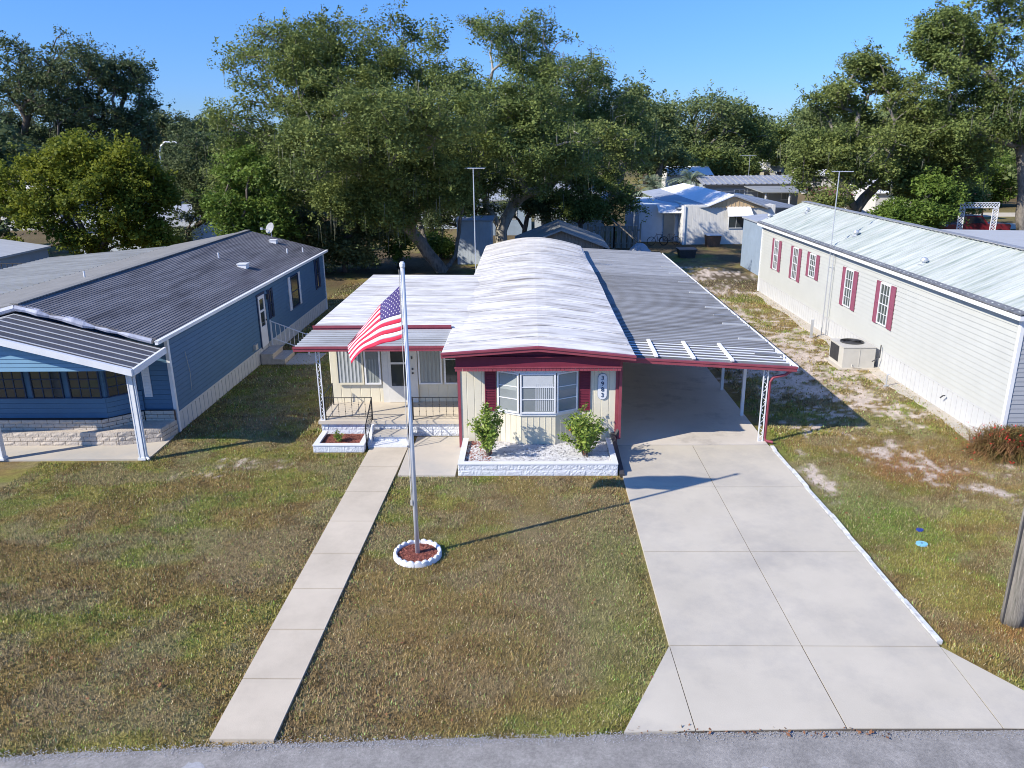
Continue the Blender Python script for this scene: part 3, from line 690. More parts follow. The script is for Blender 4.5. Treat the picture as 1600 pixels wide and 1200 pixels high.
for k_, y in enumerate((20.9, 22.6, 24.6, 25.9, 27.2, 30.0, 32.4, 34.6, 36.6)):
    m = MB(); m.bar((6.25, y, ca(6.25)+.055), (7.03, y, ca(7.03)+.055), .10, .05); m.build('rib_cap', 'roof_metal_light' if k_ % 3 else 'roof_metal_grey', H)
m = MB(); m.box(6.22, 6.30, 20, 42, 2.08, 2.20); m.build('carport_beam', 'white_metal', H)
for y in (22.1, 24.6, 27.6, 30.8, 34, 37.5, 41):
    m = MB(); m.box(6.33, 6.42, y-.045, y+.045, .05, 2.19); m.build('carport_post', 'white_metal', H)
m = MB(); iron_post(m, 6.34, 20.0, .045, 2.15, .06); m.build('carport_post', 'white_metal', H, label='ornamental openwork front corner post of the carport')
m = MB(); m.tube([(6.98, 19.95, 2.08), (6.85, 19.98, 1.96), (6.55, 20.02, 1.88), (6.47, 20.03, 1.75), (6.47, 20.03, .12), (6.50, 19.98, .06), (6.66, 19.9, .05)], .04, 8); m.build('downspout', 'maroon', H)
# wall-side meters, right wall of carport bay
m = MB(); m.box(2.33, 2.40, 21.6, 22.4, .1, 2.1); m.build('side_door', 'off_white_wall', H)

# house number plaque
pq = thing('house_number_sign', 'oval white plaque with the number 3983 on the front wall right of the bay window', 'sign', (1.95, YF-.02, 1.3))
f = front(YF-.006)
def oval(r, hh, cx=1.93, cz=1.77, n=12):
    pts = []
    for i in range(n+1): a = math.pi*i/n; pts.append((cx+r*math.cos(a), cz+hh+r*math.sin(a)))
    for i in range(n+1): a = math.pi+math.pi*i/n; pts.append((cx+r*math.cos(a), cz-hh+r*math.sin(a)))
    return pts
m = MB(); m.prism(oval(.115, .24), .015, .04, lambda u, w, n: f(u, n, w)); m.build('plaque', 'white_paint', pq)
m = MB(); m.prism(oval(.13, .24), .005, .016, lambda u, w, n: f(u, n, w)); m.build('rim', 'roof_bluegrey', pq)
def text(body, size, loc, rot, mt, parent, name='numeral'):
    cu = bpy.data.curves.new(name, 'FONT'); cu.body = body; cu.size = size; cu.extrude = .006; cu.align_x = 'CENTER'; cu.align_y = 'CENTER'; cu.offset = .001
    o = bpy.data.objects.new(name, cu); C.objects.link(o); o.rotation_euler = rot
    o.location = Vector(loc)-parent.location; cu.materials.append(MATS[mt]); bpy.context.view_layer.update()
    me = bpy.data.meshes.new_from_object(o.evaluated_get(bpy.context.evaluated_depsgraph_get())); q = bpy.data.objects.new(name, me); C.objects.link(q)
    q.rotation_euler = rot; q.location = o.location; q.parent = parent; bpy.data.objects.remove(o); return q
for i, ch in enumerate('3983'): text(ch, .165, (1.93, YF-.052, 2.005-i*.157), (rad(90), 0, 0), 'navy', pq)

# planters
def planter(name, label, x0, x1, y0, y1, h, fill, th=.12, bl=.4, bh=.175):
    P_ = thing(name, label, 'planter', ((x0+x1)/2, y0, 0)); m = MB()
    block_wall(m, front(y0), x0, x1, 0, h-.03, bl, bh, th); block_wall(m, side(x0, -1), y0, y1, 0, h-.03, bl, bh, th); block_wall(m, side(x1, 1), y0, y1, 0, h-.03, bl, bh, th)
    m.build('block_wall', 'white_block', P_)
    m = MB(); m.prism([(x0-.01, y0-.02), (x1+.01, y0-.02), (x1+.01, y0+th+.02), (x0-.01, y0+th+.02)], h-.03, h)
    m.prism([(x0-.01, y0+th+.02), (x0+th+.02, y0+th+.02), (x0+th+.02, y1), (x0-.01, y1)], h-.03, h); m.prism([(x1-th-.02, y0+th+.02), (x1+.01, y0+th+.02), (x1+.01, y1), (x1-th-.02, y1)], h-.03, h)
    m.build('cap', 'white_paint', P_)
    m = MB(); m.box(x0+th, x1-th, y0+th, y1, 0, h-.10); fl = m.build('soil', fill, P_)
    return P_
planter('planter', 'long white split face block planter filled with pale stones under the bay window', -1.80, 2.18, 17.80, 19.55, .34, 'gravel')
planter('planter', 'small white block planter with low plants left of the porch steps', -5.88, -4.50, 19.36, 20.44, .22, 'mulch_red', bh=.19)
def pebbles(name, label, n, x0, x1, y0, y1, z, mt, s0=.012, s1=.035):
    x = NR.uniform(x0, x1, n); y = NR.uniform(y0, y1, n); s = NR.uniform(s0, s1, n); m_ = MB(); 
    V = np.zeros((n, 2, 4, 3)); a = NR.uniform(0, 6.28, n)
    for k_ in range(2):
        for j in range(4):
            V[:, k_, j] = np.stack([x+s*np.cos(a+j*1.57+k_*.7), y+s*.8*np.sin(a+j*1.57+k_*.7), np.full(n, z)+s*(.2+.35*((j+k_) % 2))+k_*s*.2], 1)
    return tag(quads(name, V.reshape(-1, 4, 3), mt), label, 'gravel', kind='stuff')
pebbles('white_pebbles', 'white pebbles covering the soil of the long planter', 9000, -1.67, 2.05, 17.93, 19.2, .245, 'stone_white')
pebbles('red_mulch_chips', 'reddish bark chips mixed into the left end of the long planter', 700, -1.67, -1.0, 17.95, 19.5, .252, 'mulch_chip', .012, .03)
pebbles('brown_mulch_chips', 'brown bark chips in the small planter by the steps', 900, -5.75, -4.62, 19.5, 20.4, .125, 'mulch_chip', .012, .035)

# leafy shrubs with individual leaves
def leafset(cs, n_each, spread, size, asp=.45, up=.3):
    """cs: (k,3) centres -> (k*n,4,3) leaf quads"""
    k = len(cs); c = np.repeat(cs, n_each, 0); n = len(c)
    sp = np.asarray(spread); sp = np.repeat(sp, n_each, 0) if sp.ndim == 2 else sp
    d = NR.normal(0, 1, (n, 3)); d /= np.linalg.norm(d, axis=1)[:, None]; r = NR.uniform(0, 1, (n, 1))**.45
    p = c + d*r*sp
    cd_ = np.repeat(NR.normal(0, 1, (k, 3)), n_each, 0)*.4; t = NR.normal(0, 1, (n, 3)) + d*.6 + cd_; t[:, 2] *= .6; t /= np.linalg.norm(t, axis=1)[:, None]
    nn = NR.normal(0, 1, (n, 3)) + np.array([0, 0, up]) + d*.5; b = np.cross(t, nn); b /= np.linalg.norm(b, axis=1)[:, None]+1e-9
    s = size*NR.uniform(.5, 1.5, (n, 1))*np.repeat(NR.uniform(.8, 1.25, (k, 1)), n_each, 0); nrm = np.cross(b, t)
    V = np.zeros((n, 4, 3)); V[:, 0] = p-t*s*.5; V[:, 1] = p+b*s*asp*.5-nrm*s*.08; V[:, 2] = p+t*s*.5; V[:, 3] = p-b*s*asp*.5-nrm*s*.08
    return V
def shrub(name, label, cat, x, y, z, h, w, nst, leaf_m, stem_m='bark', leaf=.085, per=9, flower=None, fl_n=0, group=None, lean=0.3):
    T = thing(name, label, cat, (x, y, z), group); m = MB(); cs = []
    for i in range(nst):
        a = R_.uniform(0, 6.28); r = R_.uniform(.1, 1)*w/2; hh = h*R_.uniform(.6, 1)*(1-.25*(r/(w/2))**2)
        p0 = Vector((x+R_.uniform(-.05, .05), y+R_.uniform(-.05, .05), z)); p3 = Vector((x+r*math.cos(a), y+r*math.sin(a), z+hh)); p1 = p0.lerp(p3, .4)+Vector((0, 0, hh*.12))
        m.tube([p0, p1, p3], [.012, .009, .004], 5)
        for q in np.linspace(.25, 1, 9):
            P_ = p0.lerp(p1, q/.4) if q < .4 else p1.lerp(p3, (q-.4)/.6); cs.append(tuple(P_))
    m.build('stem', stem_m, T); cs = np.array(cs)
    quads('foliage', leafset(cs, per, leaf*1.5, leaf, .5, .6), leaf_m, T)
    if flower:
        ci = cs[NR.choice(len(cs), fl_n)] + NR.normal(0, leaf*.8, (fl_n, 3)); quads('flower', leafset(ci, 7, leaf*.35, leaf*.8, .8), flower, T)
    return T
shrub('hibiscus_bush', 'leafy hibiscus bush at the left end of the long white planter', 'bush', -1.08, 18.5, .24, 1.45, 1.15, 24, 'leaf_hibiscus', leaf=.08, per=12, flower='flower_orange', fl_n=2)
shrub('hibiscus_bush', 'leafy hibiscus bush with a red bloom at the right end of the long white planter', 'bush', 1.42, 18.45, .24, 1.25, 1.35, 28, 'leaf_hibiscus', leaf=.08, per=13, flower='flower_orange', fl_n=3)
shrub('hibiscus_sprig', 'upright leafy sprig with a red flower in front of the right maroon shutter', 'bush', 1.42, 19.22, .24, 1.25, .22, 3, 'leaf_hibiscus', leaf=.09, per=6, flower='flower_red', fl_n=2)
shrub('low_plant', 'low green plant in the small planter beside the steps', 'plant', -5.3, 19.85, .12, .34, .5, 8, 'leaf_hibiscus', leaf=.05, per=5)

# flag pole, ring, flag
FX, FY = -2.29, 13.89
FP = thing('flagpole', 'tall white flagpole standing in the round scalloped mulch ring', 'flagpole', (FX, FY, 0))
m = MB(); m.lathe([(.048, 0), (.046, 2.6), (.040, 2.62), (.038, 5.86)], 16, (FX, FY, 0)); m.build('pole', 'pole_metal', FP, True)
m = MB(); m.lathe([(.046, 5.86), (.05, 5.88), (.05, 5.93), (.03, 5.96)], 16, (FX, FY, 0)); m.build('cap', 'white_paint', FP)
m = MB(); m.tube([(FX-.06, FY-.02, 5.82), (FX-.075, FY-.03, 3.5), (FX-.06, FY-.05, 1.2)], .006, 5); m.tube([(FX-.055, FY-.05, 5.82), (FX-.07, FY-.07, 3), (FX-.05, FY-.05, 1.2)], .006, 5); m.box(FX-.08, FX-.04, FY-.06, FY-.03, 1.15, 1.25); m.build('rope', 'rope', FP)
RG = thing('mulch_ring', 'round white scalloped concrete edging ring filled with red mulch', 'edging', (FX, FY, 0))
for half in (0, 1):
    m = MB(); n = 60; vs = []
    for i in range(n+1):
        a = half*math.pi+math.pi*i/n+(.012 if i == 0 else -.012 if i == n else 0) - math.pi/2; zz = .095+.035*abs(math.sin((half*math.pi+math.pi*i/n)*10))
        for r, z in ((.49, 0), (.485, zz-.02), (.468, zz), (.43, zz), (.415, zz-.02), (.41, 0)): vs.append((FX+r*math.cos(a), FY+r*math.sin(a), z))
    fs = [(i*6+j, i*6+j+1, (i+1)*6+j+1, (i+1)*6+j) for i in range(n) for j in range(5)]+[(0,1,2,3,4,5), tuple(n*6+j for j in range(5, -1, -1))]
    m.add(vs, fs); m.build('ring_half', 'white_paint', RG)
m = MB(); m.lathe([(.41, -.01), (.41, .045), (.2, .065), (.01, .07)], 40, (FX, FY, 0)); m.build('mulch', 'mulch_red', RG)
n = 900; a = NR.uniform(0, 6.28, n); r = .39*np.sqrt(NR.uniform(0, 1, n)); cc = np.stack([FX+r*np.cos(a), FY+r*np.sin(a), .06+.015*(1-r/.4)], 1)
quads('bark_chips', leafset(cc, 1, .012, .05, .35, 2), 'mulch_chip', RG)
# flag surface
def bez(P_, t): 
    q = 1-t; return P_[0]*q**3+P_[1]*3*q*q*t+P_[2]*3*q*t*t+P_[3]*t**3
tp = [np.array(v) for v in (AY(619, 446, FY), AY(606, 463, FY+.35), AY(572, 500, FY+.80), AY(543, 541, FY+.85))]
bt = [np.array(v) for v in (AY(625, 528, FY), AY(603, 536, FY+.12), AY(565, 541, FY+.38), AY(549, 567, FY+.60))]
tp[0][0] = bt[0][0] = FX-.06
def FL(u, v):     # u 0..1 fly, v 0 top..1 bottom
    a = bez(tp, u); b = bez(bt, u); w = v**(1+.9*u); p = a*(1-w)+b*w
    amp = .06*min(1, u*3); p = p+np.array([.35, -1, 0])*amp*math.sin(6.2*u*1.6+v*2.6+.6)*(.6+.4*v) + np.array([0, -1, 0])*.03*math.sin(17*u+5*v)*min(1, u*3)
    p = p + np.array([0, 0, -1])*(.02*math.sin(9*u)*v)
    return p
FG = thing('flag', 'stars and stripes flag hanging limp to the left of the flagpole', 'flag', (FX-.06, FY, 4.4))
NU, NV = 60, 39; vs = [tuple(FL(i/NU, j/NV)) for j in range(NV+1) for i in range(NU+1)]
def flagpart(name, mt, pred):
    m = MB(); used = {}; 
    for j in range(NV):
        for i in range(NU):
            if pred(i, j//3):
                ids = [(j*(NU+1)+i), (j*(NU+1)+i+1), ((j+1)*(NU+1)+i+1), ((j+1)*(NU+1)+i)]
                f_ = []
                for q in ids:
                    if q not in used: used[q] = len(m.v); m.v.append(vs[q])
                    f_.append(used[q])
                m.f.append(tuple(f_)); m.m.append(0)
    o = m.build(name, mt, FG, True); md = o.modifiers.new('thickness', 'SOLIDIFY'); md.thickness = .004; md.offset = 0; return o
cu_ = int(NU*.4)
flagpart('red_stripes', 'flag_red', lambda i, s: s % 2 == 0 and not (i < cu_ and s < 7))
flagpart('white_stripes', 'flag_white', lambda i, s: s % 2 == 1 and not (i < cu_ and s < 7))
ct = flagpart('canton', 'flag_blue', lambda i, s: i < cu_ and s < 7)
m = MB()
for r_ in range(9):
    for c_ in range(6 if r_ % 2 == 0 else 5):
        u = .4*((2*c_+1+(r_ % 2))/12); v = 7/13*((r_+1)/10)
        for sgn in (1, -1):
            P0 = FL(u, v); du = FL(u+.01, v)-P0; dv = FL(u, v+.01)-P0; nn = np.cross(du, dv); nn /= np.linalg.norm(nn); vv = []
            for k_ in range(10):
                rr = .019 if k_ % 2 == 0 else .008; a = math.pi/2+k_*math.pi/5; vv.append(FL(u+rr*math.cos(a)/1.55, v-rr*math.sin(a)/.95)+nn*.0035*sgn)
            vv.append(P0+nn*.0035*sgn); m.add(vv, [(k_, (k_+1) % 10, 10) for k_ in range(10)])
m.build('stars', 'flag_white', ct)

# ================================================================== ANTENNAS
def antenna(name, label, x, y, z0, z1, length, ang, boom_z=0, lean=(0, 0)):
    T = thing(name, label, 'antenna', (x, y, z0), None); m = MB(); m.tube([(x, y, z0), (x+lean[0], y+lean[1], z1)], .022, 8); m.build('mast', 'aluminium', T)
    m = MB(); c, s = math.cos(ang), math.sin(ang); X, Y_ = x+lean[0], y+lean[1]
    m.tube([(X-c*length*.65, Y_-s*length*.65, z1), (X+c*length*.35, Y_+s*length*.35, z1)], .016, 6)
    for i in range(9):
        t = -.65+i/8; w_ = .16+.05*i*length/1.3; m.tube([(X+c*length*t-s*w_, Y_+s*length*t+c*w_, z1+.02), (X+c*length*t+s*w_, Y_+s*length*t-c*w_, z1+.02)], .008, 4)
    m.build('aerial', 'aluminium', T); return T
antenna('tv_antenna', 'tall thin television mast rising from the left edge of the cream home roof', -2.33, 33.5, 2.5, 6.95, .75, rad(170))
AT = antenna('tv_antenna', 'tall thin television mast standing on the ground against the white home', 12.38, 32.2, 0, 6.72, .8, rad(160))
m = MB(); m.bar((12.38, 32.2, 2.9), (12.6, 32.2, 2.9), .03, .03); m.tube([(12.48, 32.05, .0), (12.48, 32.05, 3.7)], .02, 6); m.build('wall_bracket', 'aluminium', AT)

# ================================================================== BLUE HOME (left)
B = thing('mobile_home', 'blue mobile home with dark shingle roof and a porch on square white posts', 'mobile home', (-13.9, 20.9, 0))
BX, BY0, BY1, BR, BL = -10.25, 20.95, 38.3, -13.9, -17.55
m = MB()
m.sheet((BX, BY0, .60), (BX, BY0, 2.86), (BX, BY1, 2.86), (BX, BY1, .60), p_lap(2.26, .115), thick=.05)
m.v = [(x if x < BX-.03 else x, y, z) for x, y, z in m.v]
m2 = MB(); n_ = p_lap(2.26, .115)
# build laps explicitly so that they face outwards
def lapwall(mb_, fr, u0, u1, w0, w1, pitch=.125, d=.022, top=None, g=0):
    if g: mb_.cur = 1; mb_.box(u0+.002, u1-.002, -.035, -.012, w0+.002, w1-.002, fr); mb_.cur = 0  # dark backing in the gaps paints the shade lines between laps
    n = max(1, int(round((w1-w0)/pitch))); h_ = (w1-w0)/n
    for i in range(n):
        a = w0+i*h_; b_ = a+h_-g; vs = [fr(u0, -.04, a), fr(u0, d, a), fr(u0, .001, b_), fr(u0, -.04, b_), fr(u1, -.04, a), fr(u1, d, a), fr(u1, .001, b_), fr(u1, -.04, b_)]
        if top:
            def cl(u, z): return min(z, top(u))
            if top(u0) < a and top(u1) < a and top((u0+u1)/2) < a: continue
        mb_.add(vs, [(0,1,2,3), (7,6,5,4), (1,5,6,2), (0,4,5,1), (3,2,6,7)])
m = MB(); lapwall(m, side(BX, 1), BY0, BY1, .60, 2.88, .14, .016, g=.016); lapwall(m, side(BL, -1), BY0, BY1, .6, 2.88, .2)
lapwall(m, front(BY0), BL, BX, .45, 2.88, .14, .016, g=.012)
m.build('wall', ['blue_siding', 'navy'], B)
m = MB(); z = 2.88
while z < 3.9:      # gable steps
    hw = 3.65*(1-(z+.115-2.88)/1.0)*.985
    if hw < .1: break
    for s, yy in ((1, BY0), (-1, BY1)): lapwall(m, (lambda u, n, w: (u, BY0-n, w)) if s == 1 else (lambda u, n, w: (u, BY1+n, w)), BR-hw, BR+hw, z, min(z+.115, 3.93))
    z += .115
m.prism([(BL, 0), (BX, 0), (BX, BY1-BY0)], 0, .001) if False else None
lapwall(m, lambda u, n, w: (u, BY1+n, w), BL, BX, .45, 2.88)
m.build('gable', 'blue_siding', B)
def skirt(par, fr, u0, u1, w1, mt, pitch=.3, name='skirt'):
    m = MB(); m.box(u0, u1, -.05, .0, 0, w1, fr); n = int((u1-u0)/pitch)
    for i in range(n): 
        a = u0+(u1-u0)*i/n; m.box(a+.02, a+(u1-u0)/n-.02, 0, .014, .0, w1-.06, fr)
    m.box(u0, u1, 0, .035, w1-.055, w1, fr); return m.build(name, mt, par)
skirt(B, side(BX-.01, 1), BY0+.06, BY1, .60, 'skirt_white'); skirt(B, side(BL, -1), BY0+.06, BY1, .60, 'skirt_white')
for a_, b_ in ((BY0-.03, BY0+.08), (BY1-.08, BY1+.03)): m = MB(); m.box(BX-.06, BX+.035, a_, b_, 0, 2.88); m.build('corner_trim', 'white_paint', B)
# roof: shingles
m = MB()
def slope(mb_, xe, ze, xr, zr, y0, y1, th=.07, n=1):
    mb_.hexa([(xe, y0, ze-th), (xr, y0, zr-th), (xr, y1, zr-th), (xe, y1, ze-th)], [(xe, y0, ze), (xr, y0, zr), (xr, y1, zr), (xe, y1, ze)])
RY0, RY1 = 20.25, 38.45; nsh = 38
for i in range(nsh):
    t0 = i/nsh; t1 = (i+1)/nsh; xa = -10.08+(BR+10.08)*t0; xb = -10.08+(BR+10.08)*t1; za = 2.96+1.0*t0; zb = 2.96+1.0*t1
    m.hexa([(xa, RY0, za-.06), (xb, RY0, zb-.06), (xb, RY1, zb-.06), (xa, RY1, za-.06)], [(xa, RY0, za+.007), (xb, RY0, zb-.006), (xb, RY1, zb-.006), (xa, RY1, za+.007)])
rf = m.build('roof', 'shingle_dark', B)
m = MB(); slope(m, -17.75, 3.28, BR, 3.96, RY0, RY1); m.build('rear_roof_slope', 'shingle_grey', B)
m = MB(); m.bar((BR, RY0, 3.975), (BR, RY1, 3.975), .24, .03); m.build('ridge_cap', 'shingle_grey', B)
m = MB(); m.box(-10.10, -10.02, 20.0, RY1+.02, 2.87, 2.965); m.box(-10.11, -10.0, 20.0, RY1+.02, 2.945, 2.975); m.build('side_gutter', 'white_paint', B)
for x, y, w_ in ((-11.45, 30.7, .17), (-12.2, 37.0, .15)):
    m = MB(); z = 2.96+(-10.08-x)/(3.82)*1.0; m.box(x-w_, x+w_, y-w_, y+w_, z-.05, z+.14); m.box(x-w_-.03, x+w_+.03, y-w_-.03, y+w_+.03, z+.13, z+.16); m.build('roof_vent', 'white_metal', B)
for x, y in ((-12.6, 31.2), (-11.1, 35.4), (-10.7, 36.5), (-15.2, 26)):
    m = MB(); z = 3.96-abs(x-BR)/(3.82 if x > BR else 5.6); m.tube([(x, y, z-.05), (x, y, z+.22)], .03, 8); m.build('vent_pipe', 'white_metal', B)
# porch roof with white ribs, gable shaped
m = MB(); z0e, zr = 2.62, 3.62; PY0, PY1 = 18.45, 20.28
def pr_(xe, xr, ze, zr_): 
    m.hexa([(xe, PY0, ze-.03), (xr, PY0, zr_-.03), (xr, PY1, zr_+.05), (xe, PY1, ze+.05)], [(xe, PY0, ze), (xr, PY0, zr_), (xr, PY1, zr_+.08), (xe, PY1, ze+.08)])
pr_(-10.02, BR, z0e, zr); pr_(-17.8, BR, z0e, zr); pr = m.build('porch_roof', 'porch_dark', B)
m = MB()
for i in range(6):
    y = PY0+.15+i*.31; dz = .08*(y-PY0)/(PY1-PY0)
    for xe in (-10.04, -17.78): m.bar((xe, y, z0e+.02+dz), (BR, y, zr+.02+dz), .03, .018)
m.build('rib', 'skirt_white', pr)
m = MB()
for xe in (-9.98, -17.82):
    m.hexa([(xe, PY0-.09, z0e-.14), (BR, PY0-.09, zr-.14), (BR, PY0, zr-.14), (xe, PY0, z0e-.14)], [(xe, PY0-.09, z0e+.03), (BR, PY0-.09, zr+.03), (BR, PY0, zr+.03), (xe, PY0, z0e+.03)])
m.hexa([(-10.02, PY0, z0e-.14), (-9.95, PY0, z0e-.14), (-9.95, PY1, z0e-.05), (-10.02, PY1, z0e-.05)], [(-10.02, PY0, z0e+.03), (-9.95, PY0, z0e+.03), (-9.95, PY1, z0e+.12), (-10.02, PY1, z0e+.12)])
m.build('porch_gutter', 'white_paint', B)
m = MB(); rr = random.Random(4); pts = [(-10.3-i*.3, 20.30+rr.uniform(-.015, .015), 2.80+(i*.3+.2)/3.82+.07+rr.uniform(-.012, .012)) for i in range(13)]
m.tube(pts, [.085+rr.uniform(-.03, .03) for _ in pts], 8); pts = [(-17.5+i*.3, 20.30, 2.87+(i*.3+.2)/3.82) for i in range(13)]; m.tube(pts, .10, 8); m.build('flashing_roll', 'flashing', B)
for x in (-10.30, -14.12, -17.6):
    m = MB(); zt_ = 2.50+(0 if x in (-10.30, -17.6) else .90)
    m.box(x-.07, x+.07, 18.78, 18.92, .035, zt_); m.box(x-.075, x-.045, 18.77, 18.93, .04, zt_-.01); m.box(x+.045, x+.075, 18.77, 18.93, .04, zt_-.01); m.box(x-.10, x+.10, 18.75, 18.95, .035, .10); m.build('porch_post', 'white_paint', B)
m = MB(); m.tube([(-9.98, 18.7, 2.5), (-10.15, 18.8, 2.42), (-10.19, 18.82, 2.3), (-10.19, 18.82, .12), (-10.1, 18.75, .06)], .035, 8); m.build('downspout', 'white_paint', B)
# bay and gable wall under porch
bayp = [(-16.6, 20.95), (-16.1, 20.22), (-11.85, 20.22), (-11.15, 20.9)]
for (a, c) in zip(bayp[:-1], bayp[1:]):
    f, L = diag(a, c); m = MB(); lapwall(m, f, 0, L, .72, 1.30, .145, .016, g=.012); m.build('bay_wall', ['blue_siding', 'navy'], B); m = MB(); lapwall(m, f, 0, L, 2.12, 2.85, .12, .016, g=.012); m.build('bay_wall', ['blue_siding', 'navy'], B)
    n = max(1, int(round(L/1.0))) if L > 2 else 1
    for i in range(n):
        u0 = L*i/n+.09; u1 = L*(i+1)/n-.09; window(B, f, u0, u1, 1.28, 2.14, 'navy', 'glass_dark', 3, 3, t=.03, bar=.022, n0=-.04)
    m = MB(); m.box(0, L, -.1, -.045, 1.25, 2.2, f); m.build('bay_core', 'blue_siding', B)
m = MB(); m.prism([(-16.5, 20.9), (-16.1, 20.24), (-11.85, 20.24), (-11.2, 20.85)], 2.80, 2.86); m.build('bay_top', 'blue_siding', B)
# gable front above the bay under porch roof: upper panel that catches the sun
m = MB(); z = 2.86
while z < 3.55:
    hw = (3.60-z-.11)*3.8; lapwall(m, front(20.2), BR-hw*.98, BR+hw*.98, z, z+.11, .11) if hw > .1 else None; z += .11
m.build('gable_panel', 'blue_siding', B)
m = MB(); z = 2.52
while z < 3.45:      # siding, sunlight put into its blue, filling the porch gable just behind its gutter
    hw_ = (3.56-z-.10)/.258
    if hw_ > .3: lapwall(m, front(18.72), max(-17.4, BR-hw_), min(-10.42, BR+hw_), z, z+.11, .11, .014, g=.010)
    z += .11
m.build('valance', ['blue_sunlit', 'navy'], B)
shutter(B, front(BY0-.015), -11.08, -10.86, 1.10, 2.28, 'white_paint')
m = MB(); f1, L1 = diag((-11.9, 20.0), (-11.15, 20.78))
block_wall(m, front(20.02), -18, -11.95, .03, .72, .36, .115, .2, .01, nx=3, nz=2, gap=.014); f1, L1 = diag((-11.95, 20.02), (-11.1, 20.75)); block_wall(m, f1, 0, L1, .03, .72, .36, .115, .15, .01, nx=3, nz=2, gap=.014)
block_wall(m, front(20.78), -11.1, BX, .03, .72, .36, .115, .12, .01, nx=3, nz=2, gap=.014)
m.build('brick_base', ['brick_cream', 'mortar_dark'], B)
m = MB(); block_wall(m, front(19.82), -18, -11.45, .03, .42, .36, .115, .2, .01, nx=3, nz=2, gap=.014)
f2, L2 = diag((-11.45, 19.82), (-10.35, 20.12)); block_wall(m, f2, 0, L2, .03, .42, .36, .115, .18, .01, nx=3, nz=2, gap=.014)
f3, L3 = diag((-10.35, 20.12), (-10.22, 20.85)); block_wall(m, f3, 0, L3, .03, .42, .36, .115, .12, .01, nx=3, nz=2, gap=.014)
m.cur = 0; m.prism([(-18, 19.83), (-11.44, 19.83), (-10.36, 20.13), (-10.24, 20.8), (-18, 20.8)], .37, .425)
m.build('brick_ledge', ['brick_cream', 'mortar_dark'], B)
# side openings
fs1 = side(BX, 1)
m = MB(); m.box(28.36, 28.44, .015, .04, .55, 2.62, fs1); m.box(29.16, 29.24, .015, .04, .55, 2.62, fs1); m.box(28.44, 29.16, .015, .04, 2.54, 2.62, fs1); m.build('door_frame', 'navy', B)
m = MB(); m.box(28.45, 29.15, .015, .05, .58, 1.35, fs1); m.box(28.45, 28.57, .015, .05, 1.35, 2.53, fs1); m.box(29.03, 29.15, .015, .05, 1.35, 2.53, fs1); m.box(28.57, 29.03, .015, .05, 1.90, 1.98, fs1); m.box(28.57, 29.03, .015, .05, 2.4, 2.53, fs1); d2 = m.build('door', 'white_paint', B)
m = MB(); m.box(28.57, 29.03, .015, .03, 1.35, 2.4, fs1); m.build('pane', 'glass_dark', d2); m = MB(); m.box(29.06, 29.11, .05, .09, 1.5, 1.56, fs1); m.build('handle', 'dark_metal', d2)
def sidewin(u0, u1, w0, w1, sh, mt):
    window(B, side(BX+.014, 1), u0, u1, w0, w1, 'navy', 'glass_dark', 1, 2, t=.04); 
    shutter(B, side(BX+.015, 1), u0-sh-.02, u0-.02, w0-.03, w1+.03, mt); shutter(B, side(BX+.015, 1), u1+.02, u1+.02+sh, w0-.03, w1+.03, mt)
sidewin(32.62, 33.72, 1.22, 2.58, .30, 'white_paint'); sidewin(29.75, 30.05, 1.45, 2.55, .14, 'navy'); sidewin(36.75, 37.2, 1.35, 2.7, .2, 'navy')
m = MB(); m.tube([(BX+.05, 21.9, 2.2), (BX+.05, 22.05, 1.5), (BX+.05, 22.0, .95)], .008, 5); m.box(BX+.02, BX+.12, 27.5, 27.75, .72, .92); m.build('outlet_box', 'ac_beige', B)
m = MB(); m.box(BX+.015, BX+.10, 29.45, 29.55, 2.25, 2.45); m.build('wall_lamp', 'dark_metal', B)
# steps to the blue home side door
ST = thing('brick_steps', 'pale brick steps with a white handrail at the side door of the blue home', 'steps', (-9.8, 28.7, 0)); m = MB()
for x0, x1, zt_ in ((-10.2, -9.75, .42), (-9.75, -9.3, .22)):
    block_wall(m, front(28.1), x0, x1, 0, zt_-.04, .3, .09, .2, .006, nx=2, nz=1); m.cur = 0; m.box(x0, x1+.02, 28.08, 29.4, zt_-.04, zt_); m.box(x0, x1-.01, 28.3, 29.38, 0, zt_-.05)
m.build('brick_step', ['brick_cream', 'mortar_dark'], ST)
m = MB(); A0 = (-10.15, 29.42); 
for z in (.30, .85): m.bar((-10.15, 29.42, z+.42 if z < .5 else z+.55), (-8.75, 29.42, z-.1 if z < .5 else z+.0), .03, .03)
for i in range(9):
    t = i/8; x = -10.15+1.4*t; m.tube([(x, 29.42, .72-.52*t), (x, 29.42, 1.40-.55*t)], .011, 5)
m.box(-10.18, -10.13, 29.40, 29.45, .35, 1.45); m.box(-8.77, -8.72, 29.40, 29.45, 0, .9); m.build('handrail', 'white_paint', ST)
m = MB(); m.prism([(-9.28, 28.0), (-8.2, 28.1), (-8.1, 29.6), (-9.28, 29.6)], -.02, .04); struct(m.build('step_pad', 'concrete'))
